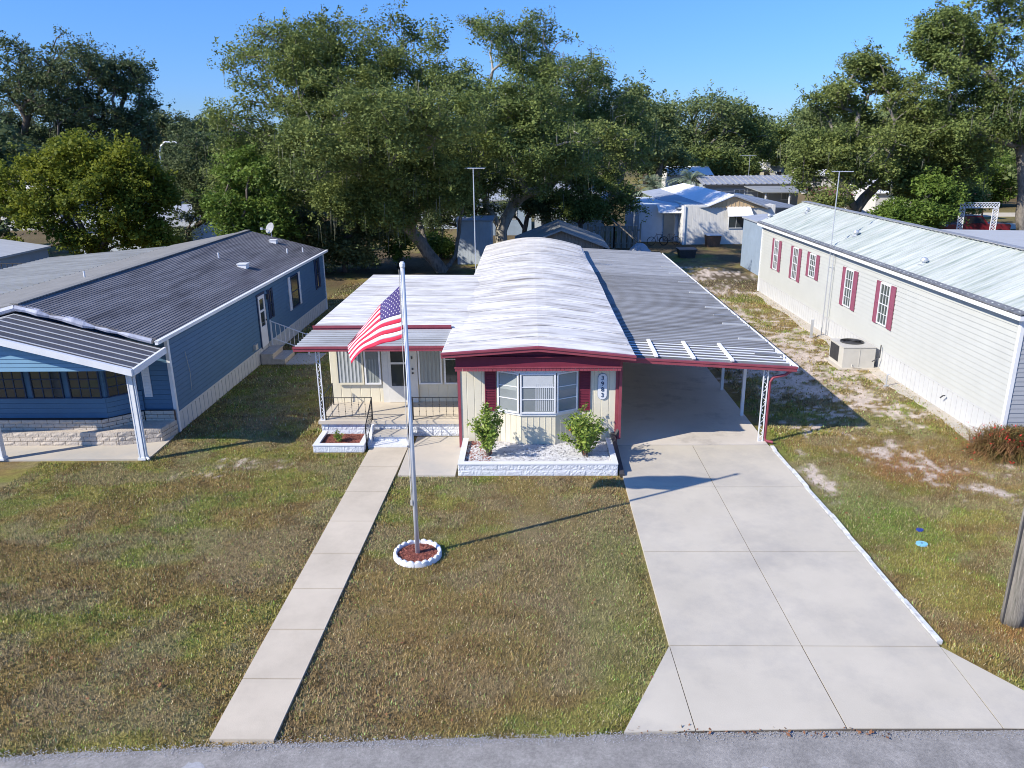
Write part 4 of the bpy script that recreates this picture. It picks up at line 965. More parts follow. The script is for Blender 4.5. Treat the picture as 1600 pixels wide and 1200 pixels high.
# carport on the far side of the blue home
m = MB(); m.sheet((-17.8, 24, 3.22), (-17.8, 38, 3.22), (-23.8, 38, 2.72), (-23.8, 24, 2.72), p_rib(14, .33, .09, .06), thick=.02, two=True); m.build('carport_roof', ['roof_metal_old', 'roof_metal_grey'], B)
for y in (24.3, 29, 33.5, 37.7):
    m = MB(); m.box(-23.6, -23.5, y-.05, y+.05, 0, 2.6); m.build('carport_post', 'white_paint', B)
DS = thing('satellite_dish', 'satellite dish in shaded grey mounted at the back of the blue home roof', 'satellite dish', (-13.0, 38.4, 3.6)); dx, dy, dz = AY(423, 357, 38.4)
m = MB(); m.tube([(dx, 38.4, 3.2), (dx, 38.4, dz)], .025, 6); m.tube([(dx, 38.4, dz-.1), (dx-.35, 38.15, dz+.02)], .014, 5); m.box(dx-.42, dx-.32, 38.08, 38.18, dz-.03, dz+.08); m.build('mount', 'aluminium', DS)
m = MB(); A = Matrix.Translation((dx, 38.4, dz)) @ Matrix.Rotation(rad(-35), 4, 'Z') @ Matrix.Rotation(rad(65), 4, 'X') @ Matrix.Scale(.85, 4)
prof = [(.01, 0), (.15, .015), (.28, .05), (.33, .085), (.335, .075), (.28, .035), (.15, -.005), (.01, -.02)]
mm = MB(); mm.lathe(prof, 20); m.add([tuple(A @ Vector(v)) for v in mm.v], mm.f); m.build('dish', 'pan_rib', DS, True)  # darker grey puts the shade on the face into the dish colour

# ================================================================== WHITE HOME (right)
W = thing('mobile_home', 'white sided mobile home with pink shutters and a pale ribbed metal roof', 'mobile home', (14.7, 19.57, 0))
WX, WY0, WY1, WR, WXR = 12.6, 19.57, 42.5, 14.75, 16.9
m = MB(); lapwall(m, side(WX, -1), WY0, WY1, .78, 3.62, .16, .024); lapwall(m, side(WXR, 1), WY0, WY1, .78, 3.62, .25)
lapwall(m, lambda u, n, w: (u, WY1+n, w), WX, WXR, 0, 3.62); m.build('wall', 'vinyl_white', W)
m = MB(); lapwall(m, front(WY0), WX, WXR, .0, 3.62, .125, .016); z = 3.62
while z < 4.6: 
    hw = 2.15*(1-(z+.12-3.62)/1.05)
    if hw < .1: break
    lapwall(m, front(WY0), WR-hw, WR+hw, z, z+.12, .12); lapwall(m, lambda u, n, w: (u, WY1+n, w), WR-hw, WR+hw, z, z+.12, .12); z += .12
m.build('front_wall', 'vinyl_grey', W)
skirt(W, side(WX+.02, -1), WY0+.06, WY1, .78, 'skirt_white', .28)
for a_, b_ in ((WY0-.03, WY0+.08), (WY1-.08, WY1+.03)): m = MB(); m.box(WX-.04, WX+.06, a_, b_, 0, 3.62); m.build('corner_trim', 'white_paint', W)
m = MB(); L = 42.75-19.3
m.sheet((12.40, 19.3, 3.70), (12.40, 42.75, 3.70), (WR, 42.75, 4.74), (WR, 19.3, 4.74), [(t, -o) for t, o in p_rib(L, .30, .09, .035)], thick=.02, two=True)
m.v = [(x, y, z+.0) for x, y, z in m.v]
wr_ = m.build('roof', ['roof_mint', 'mint_rib'], W)
m = MB(); m.sheet((WR, 19.3, 4.74), (WR, 42.75, 4.74), (17.1, 42.75, 3.70), (17.1, 19.3, 3.70), [(t, -o) for t, o in p_rib(L, .23, .045, .03)], thick=.02); m.build('far_roof_slope', 'roof_mint', W)
m = MB(); m.bar((WR, 19.28, 4.79), (WR, 42.77, 4.79), .30, .03); m.build('ridge_cap', 'roof_metal_grey', W)
m = MB(); m.box(12.33, 12.43, 19.28, 42.77, 3.55, 3.665); m.build('gutter', 'white_paint', W)
m = MB(); m.hexa([(12.32, 19.28, 3.69), (12.46, 19.28, 3.73), (12.46, 42.77, 3.73), (12.32, 42.77, 3.69)], [(12.32, 19.28, 3.72), (12.46, 19.28, 3.79), (12.46, 42.77, 3.79), (12.32, 42.77, 3.72)]); m.build('drip_edge', 'roof_metal_dark', W)
m = MB(); m.box(12.43, WX+.03, 19.35, 42.7, 3.58, 3.61); m.build('soffit', 'white_paint', W)
for q in ((1261, 333), (1337, 370), (1443, 415), (1202, 342)):
    best = min(((abs(G(q[0], q[1], z)[0]-(12.4+(z-3.7)/1.04*2.35)), z) for z in np.linspace(3.7, 4.75, 60))); p_ = G(q[0], q[1], best[1])
    x, y, z = p_; m = MB(); m.tube([(x, y, z-.1), (x, y, z+.16)], .06, 10); m.lathe([(.11, .14), (.13, .19), (.09, .26), (.02, .28)], 12, (x, y, z)); m.box(x-.14, x+.14, y-.12, y+.12, z-.02, z+.04); m.build('roof_vent', 'aluminium', W)
wf = side(WX-.030, -1)
for u0, u1, w0, w1 in ((26.85, 27.62, 1.62, 3.08), (30.05, 30.78, 1.62, 3.08), (34.15, 34.90, 2.10, 3.12), (36.45, 37.15, 1.62, 3.10), (39.4, 40.1, 1.62, 3.10)):
    window(W, wf, u0, u1, w0, w1, 'white_paint', 'glass_mid', 3, 4, t=.04, d=.05, bar=.013, split=2)
    for a in (u0-.36, u1+.03): shutter(W, side(WX-.034, -1), a, a+.33, w0-.04, w1+.02, 'shutter_pink', slats=False)
# carport beyond
m = MB(); m.sheet((17.1, 18, 4.0), (17.1, 36, 4.0), (23.5, 36, 3.85), (23.5, 18, 3.85), p_rib(18, .6, .06, .04), thick=.03)
m.v = [(x, y, z) for x, y, z in m.v]; m.build('carport_roof', 'roof_metal_light', W)
for y in (18.3, 24, 30, 35.7):
    m = MB(); m.box(17.3, 17.4, y-.05, y+.05, 0, 3.97) if 0 else None; m.box(23.2, 23.3, y-.05, y+.05, 0, 3.85); m.build('carport_post', 'white_paint', W)
m = MB(); m.tube([(12.25, 26.9, .35), (12.5, 26.9, .5), (12.5, 26.9, .95)], .02, 6); m.tube([(12.52, 22.4, .55), (12.46, 22.4, .55), (12.44, 22.5, .45)], .02, 6); m.build('tap_pipe', 'dark_metal', W)
# weathered strip at the wall foot
m = MB(); pts = []
for i in range(64): pts.append((12.15+R_.uniform(-.05, .05)-.08*math.sin(i*.5), 19.3+i*.36))
m.prism(pts+[(12.62, 41.9), (12.62, 19.3)], -.01, .028); struct(m.build('gravel_strip', 'concrete'))
# AC unit
A_ = thing('air_conditioner', 'beige packaged air conditioner on a slab against the white home skirt', 'air conditioner', (11.9, 27.7, 0))
m = MB(); m.box(11.15, 12.62, 26.98, 28.5, -.02, .06); m.build('pad', 'concrete', A_)
m = MB(); m.box(11.28, 12.42, 27.08, 28.38, .06, .80); m.box(11.26, 12.44, 27.06, 28.40, .80, .83); m.box(11.85, 11.87, 27.068, 27.08, .08, .79); m.build('cabinet', 'ac_beige', A_)
m = MB()
for i in range(12): m.box(11.262, 11.278, 27.55+i*.06, 27.575+i*.06, .2, .74)
m.box(11.27, 11.279, 27.5, 28.3, .18, .76); m.build('grille', 'dark_metal', A_)
m = MB(); m.lathe([(.40, .83), (.41, .87), (.37, .875), (.37, .84)], 28, (11.85, 27.85, 0))
for i in range(7): m.lathe([(.05+.045*i, .868), (.055+.045*i, .874), (.062+.045*i, .868)], 24, (11.85, 27.85, 0))
m.build('fan_guard', 'dark_metal', A_)
m = MB(); m.box(12.42, 12.62, 27.4, 28.2, .2, .7); m.tube([(11.6, 27.05, .2), (11.6, 27.0, .12), (11.9, 26.98, .1)], .02, 6); m.build('duct', 'ac_beige', A_)
for q, h_, lb in (((1267, 527), .75, 'short grey utility post standing in the sand beside the white home'), ((1291, 517), .5, 'thin grey pipe stub at the foot of the antenna mast'), ((1384, 604), .42, 'short pale pipe beside the air conditioner')):
    x, y, _ = G(*q); m = MB(); m.box(x-.05, x+.05, y-.03, y+.03, -.02, h_) if h_ > .6 else m.tube([(x, y, -.02), (x, y, h_)], .025, 8); m.box(x-.07, x+.07, y-.05, y+.05, -.02, .05); m.tube([(x, y, h_-.02), (x+.06, y, h_+.02)], .02, 6)
    tag(m.build('utility_post', 'aluminium'), lb, 'post')
# red flowering grassy bush
T = thing('flowering_bush', 'arching grassy bush with red flowers at the front corner of the white home', 'bush', (12.75, 19.25, 0))
k = 5200; a = NR.uniform(0, 6.28, k); el = NR.uniform(.25, 1.35, k); Lh = NR.uniform(.5, 1.15, k); bx_ = 12.72+NR.normal(0, .34, k); by_ = 19.2+NR.normal(0, .16, k)
V = np.zeros((k*2, 4, 3)); d0 = np.stack([np.cos(a)*np.cos(el), np.sin(a)*np.cos(el), np.sin(el)], 1); d1 = d0+np.array([0, 0, -.75]); p0 = np.stack([bx_, by_, np.full(k, 0.)], 1); p1 = p0+d0*(Lh*.6)[:, None]; p2 = p1+d1*(Lh*.4)[:, None]; wv = np.stack([-np.sin(a), np.cos(a), np.zeros(k)], 1)*.009
V[:k, 0] = p0-wv; V[:k, 1] = p0+wv; V[:k, 2] = p1+wv; V[:k, 3] = p1-wv; V[k:, 0] = p1-wv; V[k:, 1] = p1+wv; V[k:, 2] = p2+wv*.3; V[k:, 3] = p2-wv*.3
quads('blades', V, 'leaf_bush', T); fc_ = np.stack([12.8+NR.normal(0, .33, 1500), 19.2+NR.normal(0, .2, 1500), NR.uniform(.05, .62, 1500)], 1); quads('foliage', leafset(fc_, 6, .12, .05, .35), 'leaf_bush', T); sel = NR.choice(k, 230); quads('flower', leafset(p2[sel]+np.array([0, 0, .10]), 4, .04, .04, .6), 'flower_red', T)
# utility pole, right foreground
UX, UY, _ = G(1581, 972)
PL = thing('utility_pole', 'thick weathered wooden utility pole at the right edge near the road', 'utility pole', (UX, UY, 0)); m = MB()
m.lathe([(.185, -.05), (.18, .2), (.165, 3), (.15, 6), (.135, 9)], 20, (UX, UY, 0)); m.build('pole', 'wood_grey', PL, True)
m = MB(); m.bar((UX-1.1, UY, 8.4), (UX+1.1, UY, 8.4), .1, .12); m.build('crossarm', 'wood_grey', PL)
m = MB(); m.box(UX-.19, UX-.165, UY-.05, UY-.02, 0, 3); m.build('ground_wire', 'dark_metal', PL)
# blue plastic lids on the lawn
for q, r, mt, lb, nm in (((1437, 829), .062, 'plastic_blue', 'dark blue valve cover sunk in the grass', 'valve_cover'), ((1440, 851), .10, 'plastic_sky', 'light blue meter lid lying in the grass', 'meter_lid')):
    x, y, _ = G(*q); T = thing(nm, lb, 'lid', (x, y, 0)); m = MB(); pts = [(x+r*math.cos(t)*1.15, y+r*math.sin(t)) for t in np.linspace(0, 2*math.pi, 14)[:-1]]
    m.prism(pts, .0, .036); m.build('lid', mt, T); m = MB(); m.prism([(x-.02, y-.015), (x+.02, y-.015), (x+.02, y+.015), (x-.02, y+.015)], .036, .041); m.build('slot', 'dark_metal', T)
# fallen leaves on lawn / drive edge
k = 420; x = NR.uniform(-9, 8, k); y = NR.uniform(8.9, 19, k); cc = np.stack([x, y, np.full(k, .05)], 1); cc = cc[~in_hard(x, y)]
k2 = 60; cc = np.concatenate([cc, np.stack([NR.uniform(1.3, 5, k2), 8.97+NR.normal(0, .04, k2), np.full(k2, .055)], 1)])
tag(quads('fallen_leaves', leafset(cc, 1, .01, .05, .6, 3), 'litter'), 'scattered dry brown leaves on the lawn and at the road edge', 'leaves', kind='stuff')
# ================================================================== TREES
def grow(name, label, base, trunks, blobs, ncl, per, leaf, leafm, barkm='bark', r0=.4, rc=1.1, group=None, moss=0, twig=.18, shell=.30, seed=1, cat='tree', asp=.5, drop=0.0):
    """trunks: list of polylines from the base; blobs: (x,y,z,rx,ry,rz,weight) that outline the crown; clusters joined to the trunks by branches"""
    global NR
    NR = np.random.default_rng(seed); rr = random.Random(seed)
    T = thing(name, label, cat, base, group)
    B_ = np.array([b[:6] for b in blobs], float); W_ = np.array([b[6] if len(b) > 6 else b[3]*b[5] for b in blobs], float); W_ /= W_.sum()
    bi = NR.choice(len(blobs), ncl*2, p=W_); d = NR.normal(0, 1, (ncl*2, 3)); d /= np.linalg.norm(d, axis=1)[:, None]
    r = NR.uniform(shell, 1, (ncl*2, 1))**.55
    c = B_[bi, :3] + d*r*B_[bi, 3:6]
    # drop clusters where a coarse noise opens gaps
    gn = fbm(c[:, 0]*.33+c[:, 2]*.45+seed, c[:, 1]*.33+c[:, 2]*.3, seed, 2); order = np.argsort(-gn); c = c[np.sort(order[:int(ncl*1.25)])][:ncl]
    c = c[c[:, 2] > .6]
    # skeleton
    nodes = []; par = []; 
    def addn(p, q): nodes.append(np.array(p, float)); par.append(q); return len(nodes)-1
    root = addn(base, -1); tnode = set([root])
    for tr in trunks:
        prev = root
        for p in tr:
            k = min((i for i in tnode), key=lambda i: np.linalg.norm(nodes[i]-np.array(p)))
            if np.linalg.norm(nodes[k]-np.array(p)) < .05: prev = k; continue
            prev = addn(p, prev); tnode.add(prev)
    tops = np.array([nodes[i] for i in tnode if i != root] or [nodes[root]])
    dist = np.array([min(np.linalg.norm(tops-q, axis=1)) for q in c]); 
    plen = [0.0]*len(nodes)
    for i in range(1, len(nodes)): plen[i] = plen[par[i]]+np.linalg.norm(nodes[i]-nodes[par[i]])
    NA = np.zeros((len(nodes)+ncl*3+5, 3)); NA[:len(nodes)] = nodes; PL = np.zeros(len(NA)); PL[:len(nodes)] = plen; cnt = len(nodes); ends = []
    zt = min(n[2] for n in tops)
    for q in c[np.argsort(dist)]:
        dd = np.linalg.norm(NA[:cnt]-q, axis=1) + .35*PL[:cnt] + np.where(NA[:cnt, 2] < base[2]+zt*.55, 6, 0) + np.where(NA[:cnt, 2] > q[2]+.8, 3, 0)
        k = int(np.argmin(dd)); a = NA[k]; L = np.linalg.norm(q-a); steps = 2 if L > 1.6 else 1; prev = k
        for s in range(1, steps+1):
            t = s/steps; p = a*(1-t)+q*t
            if s < steps: p = p + np.array([rr.uniform(-.14, .14)*L, rr.uniform(-.14, .14)*L, rr.uniform(-.02, .16)*L])
            NA[cnt] = p; par.append(prev); PL[cnt] = PL[prev]+L/steps; prev = cnt; cnt += 1
        ends.append(prev)
    rad2 = np.zeros(cnt)
    ch = [[] for _ in range(cnt)]
    for i in range(1, cnt): ch[par[i]].append(i)
    for i in range(cnt-1, -1, -1):
        rad2[i] = max(rad2[i], .022**2.3)
        if i: rad2[par[i]] += rad2[i]
    rads = rad2**(1/2.3); sc_ = r0/rads[0]; rads = np.maximum(rads*sc_, .018)
    m = MB(); done = set()
    def chain(st):
        p = [par[st], st]; cur = st
        while ch[cur]:
            nx_ = max(ch[cur], key=lambda q: rad2[q]); p.append(nx_); cur = nx_
        return p
    stack = [i for i in ch[0]]
    while stack:
        s0 = stack.pop(); p = chain(s0); pts = [NA[i] for i in p]; rs = [rads[i] for i in p]; rs[0] = min(rs[0], rs[1]*1.25 if par[s0] != 0 else rads[s0]*1.45)
        P2 = []; R2 = []                        # smooth wobble
        for i in range(len(pts)-1):
            P2.append(pts[i]); R2.append(rs[i])
            L = np.linalg.norm(pts[i+1]-pts[i])
            if L > .8 and rs[i] > .05: P2.append((pts[i]+pts[i+1])/2+np.array([rr.uniform(-.05, .05)*L, rr.uniform(-.05, .05)*L, rr.uniform(-.02, .05)*L])); R2.append((rs[i]+rs[i+1])/2)
        P2.append(pts[-1]); R2.append(rs[-1]*.6)
        m.tube(P2, R2, 8 if R2[0] > .12 else 4, cap=False)
        for a in p[1:]:
            for q in ch[a]:
                if q not in p: stack.append(q)
    m.build('trunk', barkm, T, True)
    ec = NA[ends]; k = len(ec); sz = NR.uniform(.55, 1.25, (k, 1))*rc
    V = leafset(ec, per, np.concatenate([sz, sz, sz*.62], 1), leaf, asp, .7)
    # twig fringe: small sprays beyond the outline
    nf = int(k*twig*6); fe = ec[NR.integers(0, k, nf)]; ctr = B_[:, :3].mean(0); od = fe-ctr; od /= np.linalg.norm(od, axis=1)[:, None]; od += NR.normal(0, .45, od.shape); fc = fe+od*rc*NR.uniform(.4, 1.0, (nf, 1))
    V2 = leafset(fc, max(6, per//9), rc*.30, leaf*.9, asp, .7)
    quads('crown', np.concatenate([V, V2]), leafm, T)
    if moss:
        kk = moss; e2 = ec[NR.integers(0, k, kk)] + NR.normal(0, .5, (kk, 3)); V = np.zeros((kk*3, 4, 3)); 
        for q in range(3):
            p = e2+NR.normal(0, .12, (kk, 3)); L = NR.uniform(.4, 1.5, kk); a = NR.uniform(0, 6.28, kk); wv = np.stack([np.cos(a), np.sin(a), np.zeros(kk)], 1)*NR.uniform(.015, .035, (kk, 1)); dn = np.stack([NR.uniform(-.1, .1, kk), NR.uniform(-.1, .1, kk), -L], 1)
            V[q*kk:(q+1)*kk, 0] = p-wv; V[q*kk:(q+1)*kk, 1] = p+wv; V[q*kk:(q+1)*kk, 2] = p+dn+wv*.2; V[q*kk:(q+1)*kk, 3] = p+dn-wv*.2
        quads('moss', V, 'moss', T)
    return T
def BL_(px, py, Y, rpx, rpy, ry=None, wt=None):      # crown blob seen at pixel (px,py) at depth Y with pixel radii
    p = AY(px, py, Y); s = Y*1.06/FPX; rx = rpx*s; rz = rpy*s
    return (p[0], p[1], p[2], rx, ry or (rx+rz)/2, rz, wt or rpx*rpy)
def TP(pts, Y0): return [AY(x, y, Y0+(d if d else 0)) for x, y, d in pts]
# ---- big oak left of the main home (two leaning stems)
bx = G(693, 425); Yb = bx[1]
grow('oak_tree', 'huge live oak with two leaning pale stems right behind the cream home roof', bx,
     [TP([(668, 395, -.5), (645, 365, -1), (615, 330, -1.5), (580, 290, -2), (545, 250, -1), (500, 215, 0)], Yb), TP([(668, 395, -.5), (650, 330, 1), (640, 270, 1), (640, 200, 1), (600, 140, 1)], Yb),
      TP([(712, 400, .4), (718, 360, .5), (722, 330, .5), (690, 280, 1.5), (660, 180, 2), (640, 110, 1)], Yb), TP([(722, 330, .5), (745, 280, 0), (760, 220, 0)], Yb)],
     [BL_(450, 130, Yb-1, 85, 75), BL_(560, 75, Yb, 75, 50), BL_(640, 70, Yb+1, 60, 48), BL_(390, 200, Yb-1, 60, 50), BL_(520, 180, Yb-3, 95, 75), BL_(640, 160, Yb-2, 90, 70),
      BL_(450, 250, Yb-1, 95, 50), BL_(600, 240, Yb-4, 95, 55), BL_(700, 210, Yb-1, 70, 80), BL_(380, 270, Yb, 55, 50), BL_(690, 100, Yb+2, 45, 40), BL_(660, 265, Yb-6, 70, 30), BL_(480, 90, Yb, 50, 45), BL_(600, 190, Yb-9, 80, 50), BL_(500, 240, Yb-8, 70, 45), BL_(690, 170, Yb-8, 60, 50), BL_(590, 295, Yb-4, 55, 28, None, 5000), BL_(690, 300, Yb-3, 45, 25, None, 3500), BL_(545, 305, Yb-4, 50, 32, None, 4500), BL_(605, 330, Yb-4, 32, 22, None, 3500), BL_(480, 290, Yb-2, 50, 30), BL_(645, 325, Yb-2, 34, 20, None, 3000), BL_(715, 85, Yb+2, 32, 40), BL_(720, 140, Yb, 40, 45)],
     1350, 165, .155, 'leaf_oak_olive', 'bark_light', .40, .92, moss=260, seed=21)
# ---- second oak, forked dark trunk
bx = G(785, 392); Yb = bx[1]
grow('oak_tree', 'tall live oak with a dark forked trunk behind the centre of the cream home', bx,
     [TP([(783, 360, 0), (760, 320, .5), (745, 270, 1), (760, 180, 1), (770, 110, 1)], Yb), TP([(783, 360, 0), (800, 325, .5), (815, 270, 0), (800, 200, 0), (820, 130, 0)], Yb), TP([(815, 270, 0), (850, 200, 1), (860, 130, 1)], Yb)],
     [BL_(770, 95, Yb, 45, 60), BL_(840, 85, Yb+1, 50, 50), BL_(800, 160, Yb-2, 75, 65), BL_(745, 190, Yb-1, 50, 70), BL_(880, 130, Yb, 55, 55), BL_(790, 240, Yb-3, 80, 45), BL_(730, 60, Yb+2, 25, 30), BL_(850, 200, Yb-2, 70, 50), BL_(720, 260, Yb-2, 50, 40), BL_(800, 240, Yb-11, 65, 42), BL_(870, 235, Yb-10, 55, 40), BL_(830, 175, Yb-12, 60, 45), BL_(800, 230, Yb-14, 60, 30), BL_(865, 225, Yb-15, 50, 28), BL_(770, 180, Yb-13, 55, 40), BL_(745, 290, Yb-2, 30, 18), BL_(820, 285, Yb-3, 45, 20)],
     780, 150, .16, 'leaf_oak', 'bark_pale', .45, .95, moss=200, seed=22)
bx = G(853, 378); Yb = bx[1]
grow('oak_tree', 'live oak with a straight reddish trunk standing in front of the small pale blue house', bx,
     [TP([(853, 340, 0), (850, 300, 0), (860, 250, 0), (880, 190, 0)], Yb), TP([(850, 300, 0), (900, 230, 1), (940, 190, 1)], Yb)],
     [BL_(900, 150, Yb, 60, 60), BL_(950, 190, Yb, 60, 50), BL_(890, 230, Yb-2, 75, 50), BL_(960, 250, Yb-1, 55, 45), BL_(870, 290, Yb-2, 55, 30), BL_(985, 210, Yb, 40, 35), BL_(840, 230, Yb, 50, 60), BL_(930, 235, Yb-9, 50, 38), BL_(900, 225, Yb-14, 55, 35), BL_(950, 228, Yb-13, 40, 28)],
     440, 145, .17, 'leaf_oak_olive', 'bark_pale', .42, 1.0, moss=120, seed=23)
bx = G(905, 385); Yb = bx[1]
grow('small_tree', 'small bushy tree beside the grey wooden fence', bx, [TP([(907, 350, 0), (915, 320, 0)], Yb)],
     [BL_(925, 305, Yb, 50, 30), BL_(965, 315, Yb, 35, 30), BL_(900, 320, Yb, 30, 20), BL_(985, 300, Yb, 28, 22)], 80, 170, .2, 'leaf_oak', 'bark', .18, 1.0, seed=24)
# ---- yellow green tree at the left
bx = G(150, 432); Yb = bx[1]
grow('maple_tree', 'yellow green broad tree with many thin stems behind the blue home carport', bx,
     [TP([(140, 380, 0), (115, 330, -1), (80, 290, -1)], Yb), TP([(155, 380, 0), (165, 330, 0), (170, 270, 0)], Yb), TP([(160, 390, 0), (200, 330, 1), (225, 290, 1)], Yb)],
     [BL_(60, 290, Yb, 65, 45), BL_(130, 255, Yb, 70, 40), BL_(190, 262, Yb, 60, 45), BL_(40, 350, Yb-1, 60, 40), BL_(150, 310, Yb-2, 75, 35), BL_(225, 310, Yb, 40, 50), BL_(170, 232, Yb, 30, 22), BL_(200, 365, Yb-1, 50, 28), BL_(-20, 330, Yb, 50, 60), BL_(95, 375, Yb-1, 45, 25), BL_(20, 395, Yb, 50, 25), BL_(240, 385, Yb, 35, 25), BL_(130, 390, Yb, 40, 18)],
     430, 170, .18, 'leaf_yellow', 'bark', .3, .85, seed=25, asp=.7)
# ---- hedge / understorey trees left-centre
for (px, py, Y_, bl, nm, lb, lm, n_, sd_) in (
    (300, 425, 56, [(300, 250, 45, 40), (290, 320, 45, 45), (330, 290, 35, 50), (300, 370, 40, 30)], 'small_tree', 'dark green leafy tree between the yellow tree and the big oak', 'leaf_oak_dark', 150, 31),
    (385, 425, 47, [(395, 290, 50, 50), (370, 330, 35, 45), (420, 345, 40, 35)], 'bush_tree', 'fresh green bushy tree just behind the far end of the blue home', 'leaf_bright', 130, 32),
    (460, 440, 49, [(450, 330, 45, 50), (480, 380, 50, 45), (440, 380, 35, 35)], 'small_tree', 'dense dark tree behind the satellite dish of the blue home', 'leaf_oak_dark', 130, 33),
    (540, 440, 50, [(530, 350, 50, 45), (560, 385, 45, 38), (510, 400, 40, 35)], 'small_tree', 'dense dark shrub tree in the shade left of the leaning oak stems', 'leaf_oak_dark', 140, 34),
    (625, 415, 52, [(615, 370, 25, 28), (600, 395, 15, 18)], 'bush', 'light green bush lit by the sun left of the leaning oak stem', 'leaf_bright', 40, 35),
    (690, 400, 56, [(690, 375, 18, 22)], 'bush', 'light green bush between the two oak stems', 'leaf_bright', 30, 36),
    (735, 400, 60, [(700, 325, 35, 28), (740, 310, 40, 30), (675, 340, 25, 25)], 'small_tree', 'dark leafy tree filling the gap between the two big oaks', 'leaf_oak_dark', 90, 37),
    (820, 400, 63, [(815, 315, 35, 25), (835, 330, 25, 22)], 'small_tree', 'dark leafy tree between the forked oak and the straight oak', 'leaf_oak_dark', 60, 38)):
    b_ = G(px, py); Yt = Y_; b_ = AY(px, py, Yt); b_ = (b_[0], Yt, 0)
    grow(nm, lb, b_, [[(b_[0], Yt, 1.2), (b_[0]+.2, Yt, 2.2)]], [BL_(q[0], q[1], Yt, q[2], q[3]) for q in bl], n_, 170, .18, lm, 'bark', .2, .95, seed=sd_, cat='bush' if nm == 'bush' else 'tree')
# ---- dark oaks, back left
for (px, Y_, bl, lb, sd_) in (
    (40, 82, [(20, 130, 60, 55), (80, 150, 60, 60), (30, 200, 70, 55), (110, 110, 40, 50), (-40, 170, 60, 70), (90, 230, 60, 30)], 'dark mossy oak rising at the far left beyond the yellow tree', 41),
    (170, 86, [(150, 130, 40, 45), (200, 150, 40, 30), (160, 200, 60, 45), (220, 195, 35, 35), (120, 200, 50, 50), (190, 115, 40, 22)], 'dark oak with thin open top branches beyond the yellow tree', 42),
    (265, 95, [(255, 215, 45, 35), (290, 225, 40, 35), (240, 255, 45, 35), (318, 215, 32, 32), (335, 250, 35, 40)], 'lower dark oak in the gap left of the big oak', 43)):
    b_ = AY(px, 300, Y_); b_ = (b_[0], Y_, 0)
    grow('oak_tree', lb, b_, [[(b_[0]-.3, Y_, 3), (b_[0]+.5, Y_, 6), (b_[0], Y_, 9)]], [BL_(q[0], q[1], Y_, q[2], q[3]) for q in bl], 330, 105, .26, 'leaf_oak_dark', 'bark', .5, 1.15, moss=180, twig=.3, seed=sd_)
# ---- right side oaks
bx = G(1338, 352); Yb = 66.0; bx = (AY(1338, 352, Yb)[0], Yb, 0)
grow('oak_tree', 'broad live oak with low spreading limbs directly behind the white home', bx,
     [TP([(1335, 330, 0), (1320, 300, -1), (1310, 240, -1)], Yb), TP([(1335, 330, 0), (1370, 290, 0), (1400, 250, 0)], Yb), TP([(1320, 300, -1), (1290, 280, -2)], Yb)],
     [BL_(1340, 130, Yb+1, 40, 45), BL_(1310, 190, Yb, 55, 50), BL_(1390, 170, Yb, 55, 45), BL_(1290, 250, Yb-1, 45, 50), BL_(1350, 240, Yb-2, 75, 50), BL_(1420, 230, Yb, 60, 50), BL_(1300, 300, Yb-2, 35, 28), BL_(1440, 275, Yb-1, 45, 35), BL_(1490, 240, Yb, 50, 50), BL_(1355, 105, Yb+1, 20, 16)],
     640, 135, .21, 'leaf_oak_olive', 'bark_light', .5, 1.05, moss=120, seed=51)
bx = (AY(1596, 300, 62)[0], 62.0, 0); Yb = 62.0
grow('oak_tree', 'towering live oak with a pale bare trunk at the far right edge', bx,
     [TP([(1598, 380, 0), (1600, 300, 0), (1596, 230, 0), (1585, 180, 0), (1550, 120, -1)], Yb), TP([(1596, 230, 0), (1630, 160, 0), (1640, 90, 0)], Yb), TP([(1596, 230, 0), (1540, 215, -1), (1500, 180, -1)], Yb)],
     [BL_(1560, 30, Yb, 65, 50), BL_(1500, 80, Yb, 60, 35), BL_(1570, 110, Yb, 70, 55), BL_(1470, 110, Yb-1, 45, 30), BL_(1530, 190, Yb-1, 60, 45), BL_(1640, 60, Yb, 60, 70), BL_(1490, 40, Yb, 40, 25), BL_(1640, 180, Yb, 60, 60), BL_(1480, 180, Yb, 35, 35), BL_(1450, 65, Yb, 25, 18)],
     520, 140, .20, 'leaf_oak', 'bark_light', .42, 1.0, moss=100, twig=.3, seed=52)
for (px, Y_, bl, lb, lm, sd_) in (
    (1420, 60, [(1420, 335, 35, 28), (1450, 320, 40, 35), (1395, 345, 25, 15)], 'small bushy tree low behind the white home roof', 'leaf_bright', 53),
    (1545, 95, [(1540, 275, 50, 35), (1580, 290, 45, 30), (1500, 285, 40, 30)], 'bright green shrub tree behind the lattice arch', 'leaf_bright', 54),
    (1470, 75, [(1460, 300, 45, 35), (1500, 310, 30, 30), (1440, 270, 40, 35)], 'dark understorey tree beside the red pickup', 'leaf_oak', 55)):
    b_ = (AY(px, 300, Y_)[0], Y_, 0)
    grow('small_tree', lb, b_, [[(b_[0], Y_, 1.0), (b_[0]+.2, Y_, 2.2)]], [BL_(q[0], q[1], Y_, q[2], q[3]) for q in bl], 120, 140, .24, lm, 'bark', .2, 1.1, seed=sd_)
